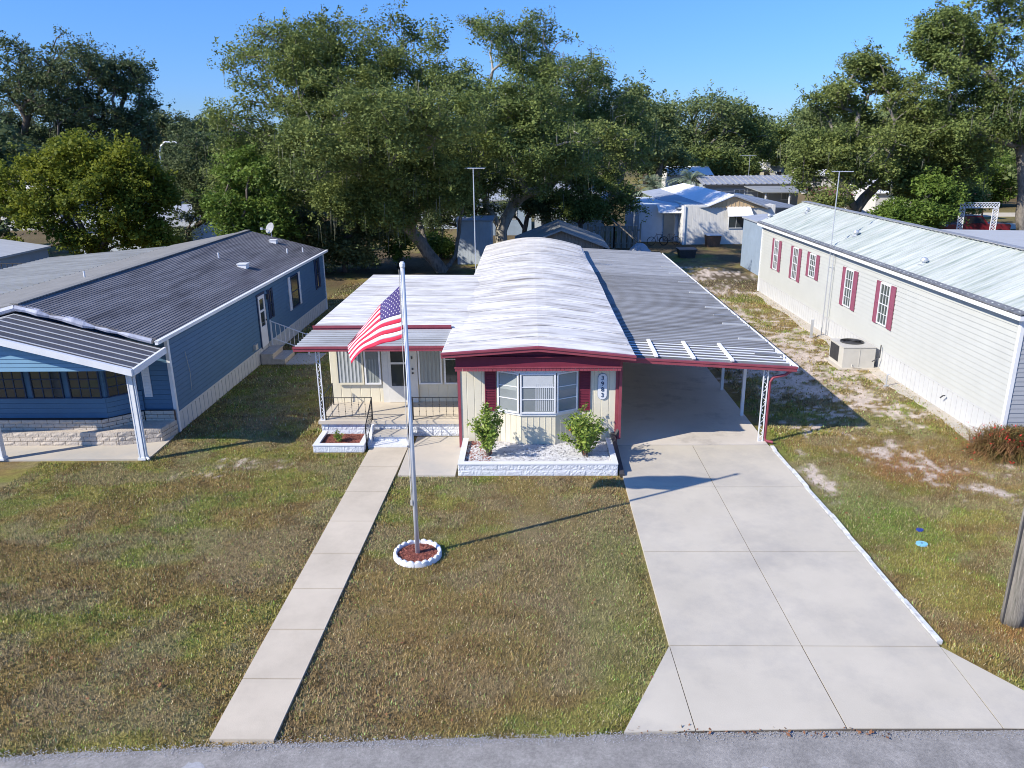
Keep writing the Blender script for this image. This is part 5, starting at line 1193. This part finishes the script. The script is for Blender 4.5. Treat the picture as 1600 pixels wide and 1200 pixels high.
# ---- middle distance trees in the centre gap
mid = [(1080, 135, [(1075, 190, 38, 35), (1110, 185, 45, 32), (1060, 235, 45, 32), (1120, 235, 50, 35)], 'tall rounded oak in the middle distance right of the big oaks', 61),
       (1150, 140, [(1150, 190, 32, 30), (1160, 230, 40, 38), (1135, 255, 40, 25)], 'rounded oak in the middle distance touching its taller left neighbour', 62),
       (1030, 122, [(1025, 205, 30, 32), (1040, 245, 40, 28), (1010, 240, 30, 30)], 'bushy tree behind the palm trees', 63),
       (1230, 150, [(1220, 225, 40, 25), (1250, 200, 30, 28), (1250, 240, 45, 25)], 'tree line oak left of the broad oak behind the white home', 64),
       (1285, 130, [(1280, 200, 35, 30), (1270, 240, 40, 30), (1300, 230, 35, 40)], 'oak in the middle distance half hidden by the broad oak', 65),
       (1190, 175, [(1185, 235, 40, 20), (1200, 250, 40, 18)], 'low far oak in the dip of the tree line', 66),
       (970, 110, [(985, 170, 30, 30), (960, 210, 40, 40), (1000, 225, 35, 35)], 'oak beyond the small pale blue house', 67),
       (1130, 132, [(1110, 252, 45, 16), (1150, 255, 40, 15)], 'low dark green tree behind the ribbed metal roof', 68)]
protos = []
for (px, Y_, bl, lb, sd_) in mid:
    b_ = (AY(px, 250, Y_)[0], Y_, 0)
    protos.append(grow('oak_tree', lb, b_, [[(b_[0], Y_, 3), (b_[0]+.5, Y_, 6)]], [BL_(q[0], q[1], Y_, q[2], q[3]) for q in bl], 150, 110, .42, 'leaf_far' if sd_ % 2 else 'leaf_oak', 'bark_light', .5, 2.0, twig=.22, seed=sd_))
# ---- tree belt closing the horizon all round
belt = []
for s_, lm in ((71, 'leaf_far'), (72, 'leaf_oak'), (73, 'leaf_oak_dark')):
    belt.append(None)
def copy_tree(src, loc, rz, s, label, group):
    r = src.copy(); C.objects.link(r); r.location = loc; r.rotation_euler.z = rz; r.scale = (s, s, s); r['label'] = label; r['group'] = group
    for ch_ in src.children:
        c_ = ch_.copy(); C.objects.link(c_); c_.parent = r
    return r
rb = random.Random(9); first = {}
gl = 'far oaks of the tree belt behind the homes'; lbl = 'distant oak merging into the tree belt behind the homes'
i = 0
for Yr, n_, xw in ((150, 17, 150), (185, 15, 190), (240, 15, 260)):
    for k_ in range(n_):
        x = -xw+2*xw*(k_+rb.uniform(.2, .8))/n_; y = Yr+rb.uniform(-10, 10); kind = i % 3; i += 1
        s = rb.uniform(.85, 1.15)*(1.0 if Yr < 200 else 1.25)
        if 30 < x < 52 and Yr == 150: s *= .8
        if kind not in first:
            first[kind] = grow('oak_tree', lbl, (x, y, 0), [[(x, y, 3), (x+.4, y, 5)]], [(x, y, 7.5, 6, 6, 3.6, 3), (x-3.5, y+1, 6, 4, 4, 3, 1.5), (x+3.5, y-1, 6.2, 4.2, 4, 3, 1.5), (x+.5, y, 10, 3.5, 3.5, 2, 1), (x-1, y-2, 3.6, 6, 5, 2.2, 1.2)], 130, 75, .55, ('leaf_far', 'leaf_oak', 'leaf_oak_dark')[kind], 'bark', .45, 1.9, group=gl, seed=80+kind)
        else: copy_tree(first[kind], (x, y, 0), rb.uniform(0, 6.28), s, lbl, gl)
gl2 = 'oaks standing between the far homes'
for px, Y_, s in ((-60, 60, .9), (60, 120, .9), (330, 75, .75), (420, 90, .9), (520, 80, .9), (600, 100, 1), (690, 95, 1), (760, 110, 1), (840, 105, 1), (900, 120, 1), (1350, 110, .9), (1450, 115, .9), (1540, 130, 1.0), (1620, 110, 1), (1700, 80, 1), (200, 110, .9)):
    p = AY(px, 250, Y_); copy_tree(first[rb.randrange(3)], (p[0], Y_, 0), rb.uniform(0, 6.28), s, 'oak tree among the far homes, mostly hidden behind the nearer oaks', gl2)
# ---- palms
def palm(px, py, Y_, h, lb, sd_):
    x = AY(px, py, Y_)[0]; z = AY(px, py, Y_)[2]; T = thing('palm_tree', lb, 'palm', (x, Y_, 0), 'palms in the middle distance'); rr = random.Random(sd_)
    m = MB(); m.tube([(x, Y_, 0), (x+.1, Y_, z*.5), (x, Y_, z)], [.22, .17, .2], 9); m.build('trunk', 'bark', T)
    Vs = []
    for i in range(34):
        a = rr.uniform(0, 6.28); el = rr.uniform(-.5, 1.35); L = h*rr.uniform(.8, 1.1); d = Vector((math.cos(a)*math.cos(el), math.sin(a)*math.cos(el), math.sin(el))); sd = Vector((-math.sin(a), math.cos(a), 0)); prev = Vector((x, Y_, z))
        pts = [prev+d*L*t+Vector((0, 0, -1))*L*.55*t*t for t in np.linspace(0, 1, 8)]
        for j in range(7):
            p, q = pts[j], pts[j+1]; Vs.append([p-sd*.02, p+sd*.02, q+sd*.02, q-sd*.02])
            if j > 0:
                for s in (-1, 1):
                    for u in (0, .5):
                        o = p.lerp(q, u); tip = o+sd*s*.34*L/2+(q-p).normalized()*.22+Vector((0, 0, -.16)); w_ = (q-p)*.16; Vs.append([o-w_, o+w_, tip+w_*.2, tip-w_*.2])
    quads('fronds', np.array([[tuple(v) for v in f] for f in Vs]), 'leaf_palm', T)
palm(1020, 292, 88, 2.9, 'left palm tree with pale arching fronds behind the white gabled house', 1); palm(1078, 283, 92, 2.9, 'right palm tree with pale arching fronds behind the white gabled house', 2)

# ================================================================== BACKGROUND BUILDINGS
def simple_house(name, label, x0, x1, y0, y1, ze, zr, wall, roofm, ridge='x', windows=(), ov=.3, cat='house', group=None):
    T = thing(name, label, cat, ((x0+x1)/2, y0, 0), group)
    m = MB(); 
    if ridge == 'x':
        yc = (y0+y1)/2
        m.box(x0, x1, y0, y1, 0, ze); m.prism([(y0, ze), (y1, ze), (yc, zr-.04)], x0, x1, lambda u, w_, n: (n, u, w_)); m.build('wall', wall, T)
        m = MB(); e = ov*(zr-ze)/(yc-y0)
        m.hexa([(x0-ov, y0-ov, ze-e), (x1+ov, y0-ov, ze-e), (x1+ov, yc, zr), (x0-ov, yc, zr)], [(x0-ov, y0-ov, ze-e+.1), (x1+ov, y0-ov, ze-e+.1), (x1+ov, yc, zr+.1), (x0-ov, yc, zr+.1)])
        m.hexa([(x0-ov, yc, zr), (x1+ov, yc, zr), (x1+ov, y1+ov, ze-e), (x0-ov, y1+ov, ze-e)], [(x0-ov, yc, zr+.1), (x1+ov, yc, zr+.1), (x1+ov, y1+ov, ze-e+.1), (x0-ov, y1+ov, ze-e+.1)])
    else:
        xc = (x0+x1)/2
        m.box(x0, x1, y0, y1, 0, ze); m.prism([(x0, ze), (x1, ze), (xc, zr-.04)], y0, y1, lambda u, w_, n: (u, n, w_)); m.build('wall', wall, T)
        m = MB(); e = ov*(zr-ze)/(xc-x0)
        m.hexa([(x0-ov, y0-ov, ze-e), (xc, y0-ov, zr), (xc, y1+ov, zr), (x0-ov, y1+ov, ze-e)], [(x0-ov, y0-ov, ze-e+.1), (xc, y0-ov, zr+.1), (xc, y1+ov, zr+.1), (x0-ov, y1+ov, ze-e+.1)])
        m.hexa([(xc, y0-ov, zr), (x1+ov, y0-ov, ze-e), (x1+ov, y1+ov, ze-e), (xc, y1+ov, zr)], [(xc, y0-ov, zr+.1), (x1+ov, y0-ov, ze-e+.1), (x1+ov, y1+ov, ze-e+.1), (xc, y1+ov, zr+.1)])
    m.build('roof', roofm, T)
    f = front(y0)
    for (u0, u1, w0, w1, kind) in windows:
        if kind == 'w': window(T, f, u0, u1, w0, w1, 'white_paint', 'glass_dark', 2, 2, t=.06)
        elif kind == 'd': mm = MB(); mm.box(u0, u1, 0, .05, w0, w1, f); mm.build('door', 'roof_bright', T)
    return T
# white gabled house behind the drive (A)
A = thing('house', 'white house with a tan gable, bright white roof and small window awning', 'house', (14, 63, 0))
m = MB(); wallpanel(m, (12.35, 62.6), (19.4, 62.6), 0, 3.05, p_groove, .28); m.box(12.4, 19.35, 62.66, 75, 0, 3.05); m.build('wall', 'off_white_wall', A)
m = MB(); m.box(9.0, 12.35, 64.6, 74, 0, 2.95); m.build('side_wall', 'pale_wall', A)
m = MB(); m.box(12.2, 12.36, 62.5, 64.6, 0, 3.0); m.build('corner_wall', 'white_paint', A)
m = MB(); g0, g1, g2 = AY(1108, 323.5, 62.5), AY(1147, 307, 62.5), AY(1196, 324.5, 62.5)
m.prism([(g0[0], g0[2]), (g2[0], g2[2]), (g1[0], g1[2])], 0, .08, lambda u, w_, n: (u, 62.56-n, w_))
for i in range(int((g2[0]-g0[0])/.3)):
    x = g0[0]+.15+i*.3; zt_ = float(np.interp(x, [g0[0], g1[0], g2[0]], [g0[2], g1[2], g2[2]])); m.box(x, x+.06, 62.455, 62.485, min(g0[2], g2[2]), zt_-.03)
m.build('gable', 'wood_tan', A)
def roofpoly(pts, mt, nm):
    P4 = [AY(*q) for q in pts]; m_ = MB(); m_.hexa([(a, b, c-.1) for a, b, c in P4], P4); m_.build(nm, mt, A)
ap = AY(1147, 304, 62.2); 
roofpoly([(1107, 321, 62.2), (1147, 304, 62.2), (1068, 286, 78), (1030, 295, 78)], 'roof_bright', 'roof')
roofpoly([(1058, 325, 63.6), (1107, 321.5, 62.15), (1030, 294.5, 78), (1003, 299, 78)], 'roof_bluegrey', 'side_roof')
roofpoly([(1147, 304, 62.2), (1200, 324, 62.2), (1262, 325, 68), (1150, 301, 74)], 'roof_metal_grey', 'right_roof')
wA = window(A, front(62.55), 15.75, 17.0, 1.25, 2.2, 'white_paint', 'glass_dark', 2, 1); m = MB(); m.hexa([(15.5, 61.7, 2.25), (17.5, 61.7, 2.25), (17.4, 62.5, 2.85), (15.6, 62.5, 2.85)], [(15.5, 61.7, 2.3), (17.5, 61.7, 2.3), (17.4, 62.5, 2.95), (15.6, 62.5, 2.95)]); m.build('window_awning', 'roof_bright', A)
m = MB(); m.box(11.0, 11.9, 64.5, 64.6, .1, 2.2); m.build('door', 'glass_grey', A); m = MB(); m.hexa([(10.4, 63.5, 2.4), (12.2, 63.3, 2.4), (12.2, 64.6, 2.85), (10.4, 64.6, 2.85)], [(10.4, 63.5, 2.46), (12.2, 63.3, 2.46), (12.2, 64.6, 2.95), (10.4, 64.6, 2.95)]); m.build('door_awning', 'roof_bright', A)
# long grey house with ribbed metal roof (B)
p0 = AY(1098, 289, 88); p1 = AY(1255, 290, 88); B2 = thing('house', 'long grey house with a ribbed white metal roof beyond the gabled house', 'house', ((p0[0]+p1[0])/2, 88, 0))
x0, x1 = p0[0], p1[0]; ze_ = p0[2]; zr_ = AY(1170, 275, 92.5)[2]
m = MB(); m.box(x0+.3, x1-.3, 88.5, 96.5, 0, ze_-.05); m.build('wall', 'pale_grey_wall', B2)
m = MB(); m.sheet((x1, 88, ze_), (x0, 88, ze_), (x0, 92.5, zr_), (x1, 92.5, zr_), [(t, -o) for t, o in p_rib(x1-x0, .6, .14, .07)], thick=.05, two=True); m.sheet((x0, 92.5, zr_), (x1, 92.5, zr_), (x1, 97, ze_), (x0, 97, ze_), [(0, 0), (1, 0)], thick=.05); m.build('roof', ['roof_metal_grey', 'roof_metal_light'], B2)
m = MB(); m.bar((x0, 87.95, ze_-.08), (x1, 87.95, ze_-.08), .08, .16); m.build('gutter', 'dark_metal', B2)
f = front(88.5)
for i in range(4): window(B2, f, x0+1+i*2.6, x0+2.2+i*2.6, 1.5, 2.7, 'white_paint', 'glass_grey', 2, 1, t=.08)
m = MB(); m.hexa([(x0+5.5, 84, 2.55), (x1+.5, 84, 2.5), (x1+.5, 88, 2.95), (x0+4.5, 88, 3.0)], [(x0+5.5, 84, 2.65), (x1+.5, 84, 2.6), (x1+.5, 88, 3.05), (x0+4.5, 88, 3.1)]); m.build('porch_roof', 'roof_metal_old', B2)
m = MB(); m.hexa([(x1-.5, 82.5, 2.4), (x1+3.5, 82.5, 2.3), (x1+3.5, 87, 2.8), (x1-.5, 87, 2.85)], [(x1-.5, 82.5, 2.5), (x1+3.5, 82.5, 2.4), (x1+3.5, 87, 2.9), (x1-.5, 87, 2.95)]); m.build('side_porch_roof', 'roof_red', B2)
for q in (x0+5.8, x0+8.3, x1-.2, x1+3.2): m = MB(); m.box(q, q+.14, 84.2 if q < x1-1 else 82.7, 84.34 if q < x1-1 else 82.84, 0, 2.5 if q < x1-1 else 2.38); m.build('porch_post', 'white_paint', B2)
# small blue-white house behind the oaks (G)
simple_house('house', 'small pale blue house with one dark window behind the straight oak trunk', .5, 6.4, 67, 75, 3.2, 4.5, 'pale_wall', 'roof_bluegrey', 'x', ((3.2, 4.1, 1.9, 2.9, 'w'),))
simple_house('house', 'blue grey house glimpsed between the two big oaks', -5.5, .2, 70, 80, 3.1, 4.6, 'shed_blue', 'roof_bluegrey', 'x', ((-4.5, -3.6, 1.4, 2.5, 'w'), (-2, -1.1, 1.4, 2.5, 'w')))
S = thing('shed', 'small pale blue ribbed metal shed left of the television mast', 'shed', (-3.7, 53, 0)); m = MB(); wallpanel(m, (-4.9, 53), (-2.6, 53), 0, 2.9, p_groove, .2); wallpanel(m, (-4.9, 56), (-4.9, 53.05), 0, 2.9, p_groove, .2); m.box(-4.84, -2.6, 53.07, 56, 0, 2.88); m.build('wall', 'pale_wall', S)
m = MB(); m.prism([(-5.05, 52.85), (-2.45, 52.85), (-2.45, 56.1), (-5.05, 56.1)], 2.9, 3.0); m.build('roof', 'roof_bluegrey', S)
simple_house('shed', 'low shed with a brown gable roof right behind the cream home', -.6, 4.4, 46.5, 52, 2.0, 2.95, 'wood_grey', 'roof_metal_old', 'y', ov=.35, cat='shed')
simple_house('shed', 'pale blue shed standing behind the rear corner of the white home', 14.0, 16.6, 46.3, 51.6, 3.1, 3.25, 'shed_blue', 'roof_bluegrey', 'y', ov=.1, cat='shed')  # wall blue lowered, dappled tree shade put into its colour
# far houses
far = [(1048, 262, 1112, 292, 125, 'white', 'white walled house behind the right palm tree'), (1205, 250, 1262, 276, 150, 'white', 'bright white building under the tree line right of the centre'),
       (1262, 262, 1330, 300, 120, 'white', 'white house glimpsed between the oak trunks'), (1370, 300, 1450, 345, 84, 'white', 'white sided home behind the low limbs of the broad oak'),
       (1140, 255, 1195, 275, 150, 'cream', 'small cream house in front of the far tree line'),
       (-10, 285, 85, 330, 78, 'roof', 'white roofed home seen through the left of the yellow tree'), (95, 275, 170, 320, 84, 'roof', 'white roofed home seen through the middle of the yellow tree'),
       (185, 270, 245, 300, 92, 'white', 'pale home between the yellow tree and the dark tree'), (120, 365, 300, 420, 56, 'blue', 'pale blue home behind the yellow tree trunks'),
       (325, 315, 370, 345, 75, 'white', 'pale home glimpsed behind the fresh green bushy tree'), (545, 305, 600, 345, 80, 'white', 'pale home glimpsed through the shade left of the big oak'),
       (625, 300, 720, 372, 76, 'blue', 'pale blue house glimpsed between the big oak stems'), (1500, 255, 1540, 290, 140, 'white', 'white home far behind the lattice arch')]
for (xa, ya, xb, yb, Y_, kd, lb) in far:
    a = AY(xa, ya, Y_); b = AY(xb, ya, Y_); x0, x1 = a[0], b[0]; zr = min(4.6, max(3.6, a[2])); ze = zr-1.1; n_ = max(1, int((x1-x0)/3))
    wn = [(x0+(i+.35)*(x1-x0)/n_, x0+(i+.35)*(x1-x0)/n_+1.0, 1.2, 2.2, 'w') for i in range(n_)]
    simple_house('house', lb, x0, x1, Y_, Y_+8, ze, zr, {'white': 'off_white_wall', 'cream': 'cream_panel', 'roof': 'off_white_wall', 'blue': 'pale_wall'}[kd], 'roof_bright' if kd != 'blue' else 'roof_bluegrey', 'x', wn)
simple_house('house', 'grey green outbuilding with a pale roof at the left edge', -33, -27.6, 38, 44, 2.5, 2.9, 'pale_grey_wall', 'roof_metal_light', 'y', ov=.15, cat='outbuilding')
# railing by the outbuilding
m = MB(); 
for i in range(12): m.bar((-27.3+i*.28, 38.2, .3), (-27.3+i*.28, 38.2, 2.45), .03, .03)
m.bar((-27.4, 38.2, 2.45), (-24.1, 38.2, 2.45), .05, .05); m.bar((-27.4, 38.2, .3), (-24.1, 38.2, .3), .05, .05); T = thing('railing_fence', 'dark barred railing beside the grey green outbuilding', 'fence', (-25.8, 38.2, 0)); m.build('railing', 'dark_metal', T)
# fence / gate and clutter in the back yard
FN = thing('wooden_fence', 'weathered wooden gate and fence panels in the shade behind the carport', 'fence', (7, 58, 0))
m = MB(); 
for i in range(9): x = 4.6+i*.42; m.box(x, x+.3, 60, 60.03, .1, 1.75)
m.box(4.5, 8.5, 60.03, 60.08, .4, .5); m.box(4.5, 8.5, 60.03, 60.08, 1.4, 1.5); m.build('panel', 'wood_grey', FN)
m = MB(); 
for x in (4.5, 6.5, 8.5): m.box(x-.06, x+.06, 60.0, 60.1, 0, 1.95)
m.bar((6.3, 59.9, 2.3), (8.6, 57, .3), .06, .08); m.build('post', 'wood_grey', FN)
def bin_(x, y, w_, h, mt, name, lb, cat):
    T = thing(name, lb, cat, (x, y, 0)); m = MB(); m.hexa([(x-w_*.42, y-w_*.4, 0), (x+w_*.42, y-w_*.4, 0), (x+w_*.42, y+w_*.4, 0), (x-w_*.42, y+w_*.4, 0)], [(x-w_/2, y-w_/2, h), (x+w_/2, y-w_/2, h), (x+w_/2, y+w_/2, h), (x-w_/2, y+w_/2, h)]); m.build('body', mt, T)
    m = MB(); m.box(x-w_*.54, x+w_*.54, y-w_*.54, y+w_*.54, h, h+.07); m.build('lid', 'white_paint' if mt == 'wood_brown' else 'dark_metal', T)
bin_(14.4, 61.6, 1.1, .85, 'wood_brown', 'storage_box', 'dark brown storage box against the white gabled house', 'box')
bin_(11.2, 55.6, 1.2, .55, 'dark_metal', 'fire_pit', 'low dark metal fire pit on the shaded back yard ground', 'fire pit')
# tarp-covered heap
T = thing('tarp_heap', 'grey blue tarpaulin thrown over a heap behind the carport', 'tarpaulin', (7.9, 55.5, 0)); m = MB(); n = 12; vs = []
for j in range(n+1):
    for i in range(n+1):
        u, v = i/n*2-1, j/n*2-1; h_ = max(0, 1-(u*u+v*v)**.8)*1.05; vs.append((7.9+u*1.1, 55.8+v*.9, h_+R_.uniform(-.06, .06)*(h_ > .05)))
m.add(vs, [(j*(n+1)+i, j*(n+1)+i+1, (j+1)*(n+1)+i+1, (j+1)*(n+1)+i) for j in range(n) for i in range(n)]); m.build('tarp', 'roof_bluegrey', T)
for k_, (x, y) in enumerate(((10.2, 62.2), (11.2, 62.4))):
    T = thing('bicycle', 'dark bicycle leaning beside the door of the white gabled house', 'bicycle', (x, y, 0), 'bicycles by the back house'); 
    for s in (-.5, .5):
        m = MB(); m.tube([(x+s+.33*math.cos(a), y, .34+.33*math.sin(a)) for a in np.linspace(0, 6.283, 17)], .022, 5, False); m.build('wheel', 'rubber', T)
    m = MB(); m.tube([(x-.5, y, .34), (x-.1, y, .85), (x+.35, y, .85), (x+.5, y, .34)], .02, 5); m.tube([(x-.5, y, .34), (x+.02, y, .34), (x+.35, y, .85)], .02, 5); m.tube([(x-.1, y, .95), (x+.02, y, .34)], .02, 5); m.tube([(x+.35, y-.25, 1.02), (x+.35, y+.25, 1.02)], .015, 5); m.build('frame', 'dark_metal', T)
# pampas / grass clumps by the gabled house
# lattice arch, red pickup and lamp at the right
LX = AY(1500, 320, 60)[0]; RX = AY(1562, 320, 60)[0]; zt_ = AY(1560, 316, 60)[2]
LA = thing('lattice_arch', 'white lattice arch standing by the driveway beyond the white home roof', 'arch', (RX, 60, 0)); m = MB()
def lattice(mb_, x0, x1, z0, z1, y, p=.22):
    mb_.box(x0, x1, y-.03, y+.03, z0, z0+.05); mb_.box(x0, x1, y-.03, y+.03, z1-.05, z1); mb_.box(x0, x0+.05, y-.03, y+.03, z0, z1); mb_.box(x1-.05, x1, y-.03, y+.03, z0, z1)
    W_, H_ = x1-x0, z1-z0
    for s in (1, -1):
        t = -H_
        while t < W_:
            a = max(0, t); b = min(W_, t+H_)
            if b > a+.02:
                if s == 1: mb_.bar((x0+a, y, z0+a-t), (x0+b, y, z0+b-t), .045, .02, (0, 1, 0))
                else: mb_.bar((x0+a, y+.02, z1-(a-t)), (x0+b, y+.02, z1-(b-t)), .045, .02, (0, 1, 0))
            t += p
lattice(m, LX, RX, zt_-.42, zt_, 60); m.build('top_panel', 'white_paint', LA); m = MB(); lattice(m, RX-.45, RX, .1, zt_-.42, 60); m.build('side_panel', 'white_paint', LA)
m = MB(); lattice(m, LX, LX+.45, .1, zt_-.42, 60); m.build('side_panel', 'white_paint', LA)
PKX, PKY = AY(1522, 345, 66)[0], 66.0
PK = thing('pickup_truck', 'dark red pickup truck parked in the shade behind the lattice arch', 'pickup', (PKX, PKY, 0))
def car_profile(mb_, prof, y0, y1): mb_.prism(prof, y0, y1, lambda u, w_, n: (PKX+u, n, w_))
m = MB(); car_profile(m, [(-2.6, .45), (2.5, .45), (2.55, 1.0), (2.45, 1.12), (.6, 1.15), (-.9, 1.15), (-2.5, 1.12), (-2.62, .95)], PKY-.92, PKY+.92); m.build('body', 'truck_red', PK)
m = MB(); car_profile(m, [(-1.1, 1.15), (.75, 1.15), (.2, 1.78), (-.95, 1.8)], PKY-.8, PKY+.8); cb = m.build('cab', 'truck_red', PK)
m = MB(); car_profile(m, [(-.9, 1.2), (.5, 1.2), (.12, 1.68), (-.8, 1.7)], PKY-.815, PKY+.815); m.build('window', 'glass_dark', cb)
for sx in (-1.65, 1.65):
    for sy in (-.85, .85):
        m = MB(); mm = MB(); mm.lathe([(.2, -.1), (.36, -.1), (.38, -.05), (.38, .05), (.36, .1), (.2, .1)], 20); m.add([(PKX+sx+a, PKY+sy+c, .38+b) for a, b, c in mm.v], mm.f); wl_ = m.build('wheel', 'rubber', PK)
        m = MB(); mm = MB(); mm.lathe([(.01, -.11), (.2, -.105), (.2, .105), (.01, .11)], 16); m.add([(PKX+sx+a, PKY+sy+c, .38+b) for a, b, c in mm.v], mm.f); m.build('rim', 'aluminium', wl_)
m = MB(); m.box(PKX+2.5, PKX+2.62, PKY-.9, PKY+.9, .5, .65); m.build('bumper', 'aluminium', PK)
m = MB(); x = AY(1555, 335, 75)[0]; 
PG = thing('pergola_roof', 'rusty brown flat canopy beyond the lattice arch', 'canopy', (x, 80, 0)); cz = AY(1560, 304, 80)[2]; m.prism([(x-4.5, 79), (x+1.5, 79), (x+1.5, 83), (x-4.5, 83)], cz-.1, cz+.1); m.build('roof', 'wood_brown', PG)
m = MB(); [m.box(q-.06, q+.06, 79.2, 79.32, 0, cz-.1) for q in (x-4.2, x+1.2)]; m.build('post', 'wood_brown', PG)
# street lamp and third aerial
x, y, z = AY(1172, 243, 88); AN = antenna('tv_antenna', 'pale television aerial on a mast beyond the white gabled house', x, 88, 0, z, 1.6, rad(0))
LPX, _, LPZ = AY(250, 243, 62); SL = thing('street_lamp', 'curved white street lamp above the yellow tree', 'street lamp', (LPX, 62, 0))
zl = AY(262, 222, 62)[2]; m = MB(); m.tube([(LPX, 62, 0), (LPX, 62, zl-1), (LPX+.15, 62, zl-.3), (LPX+.5, 62, zl), (LPX+1.0, 62, zl)], .06, 8); m.build('pole', 'aluminium', SL); m = MB(); m.tube([(LPX+.8, 62, zl), (LPX+1.1, 62, zl+.02), (LPX+1.5, 62, zl-.08)], [.05, .10, .07], 8); m.build('lamp_head', 'white_paint', SL)
# ================================================================== world, sun, camera
sc = bpy.context.scene
w = bpy.data.worlds.new("World"); sc.world = w; w.use_nodes = True; nt = w.node_tree
sky = nt.nodes.new('ShaderNodeTexSky'); sky.sky_type = 'NISHITA'; sky.sun_disc = False
SUN = Vector((-math.cos(rad(35))*math.cos(rad(27.7)), -math.cos(rad(35))*math.sin(rad(27.7)), math.sin(rad(35))))
sky.sun_elevation = rad(35); sky.sun_rotation = math.atan2(SUN.x, SUN.y)
sky.altitude = 0; sky.air_density = 1.0; sky.dust_density = .0; sky.ozone_density = 4
bg = nt.nodes['Background']; tc = nt.nodes.new('ShaderNodeTexCoord'); sx = nt.nodes.new('ShaderNodeSeparateXYZ'); nt.links.new(tc.outputs['Generated'], sx.inputs[0])
cr = nt.nodes.new('ShaderNodeValToRGB'); cr.color_ramp.elements[0].position = 0; cr.color_ramp.elements[0].color = (.34, .51, .94, 1); cr.color_ramp.elements[1].position = .45; cr.color_ramp.elements[1].color = (.62, 1.05, 1.62, 1)
nt.links.new(sx.outputs['Z'], cr.inputs[0]); mu = nt.nodes.new('ShaderNodeMix'); mu.data_type = 'RGBA'; mu.blend_type = 'MULTIPLY'; mu.inputs[0].default_value = 1
nt.links.new(sky.outputs[0], mu.inputs[6]); nt.links.new(cr.outputs[0], mu.inputs[7]); nt.links.new(mu.outputs[2], bg.inputs[0]); bg.inputs[1].default_value = .115
sd = bpy.data.lights.new('sun', 'SUN'); sd.energy = 4.9; sd.angle = rad(.53); sd.color = (1, .925, .80)
so = bpy.data.objects.new('sun', sd); C.objects.link(so); so.rotation_euler = SUN.to_track_quat('Z', 'Y').to_euler()
cam = bpy.data.cameras.new('camera'); co = bpy.data.objects.new('camera', cam); C.objects.link(co)
M = Matrix(((cR[0], -cD[0], -cF[0], 0), (cR[1], -cD[1], -cF[1], 0), (cR[2], -cD[2], -cF[2], CH), (0, 0, 0, 1)))
co.matrix_world = M; cam.sensor_width = 36; cam.sensor_fit = 'HORIZONTAL'; cam.lens = FPX/1600*36; cam.clip_end = 3000; cam.clip_start = .1
sc.camera = co
sc.view_settings.view_transform = 'Standard'; sc.view_settings.look = 'None'; sc.view_settings.exposure = .5; sc.view_settings.gamma = 1
sc.cycles.max_bounces = 6; sc.cycles.transparent_max_bounces = 4; sc.cycles.use_denoising = True; sc.cycles.filter_width = 1.0; sc.cycles.sample_clamp_indirect = 4
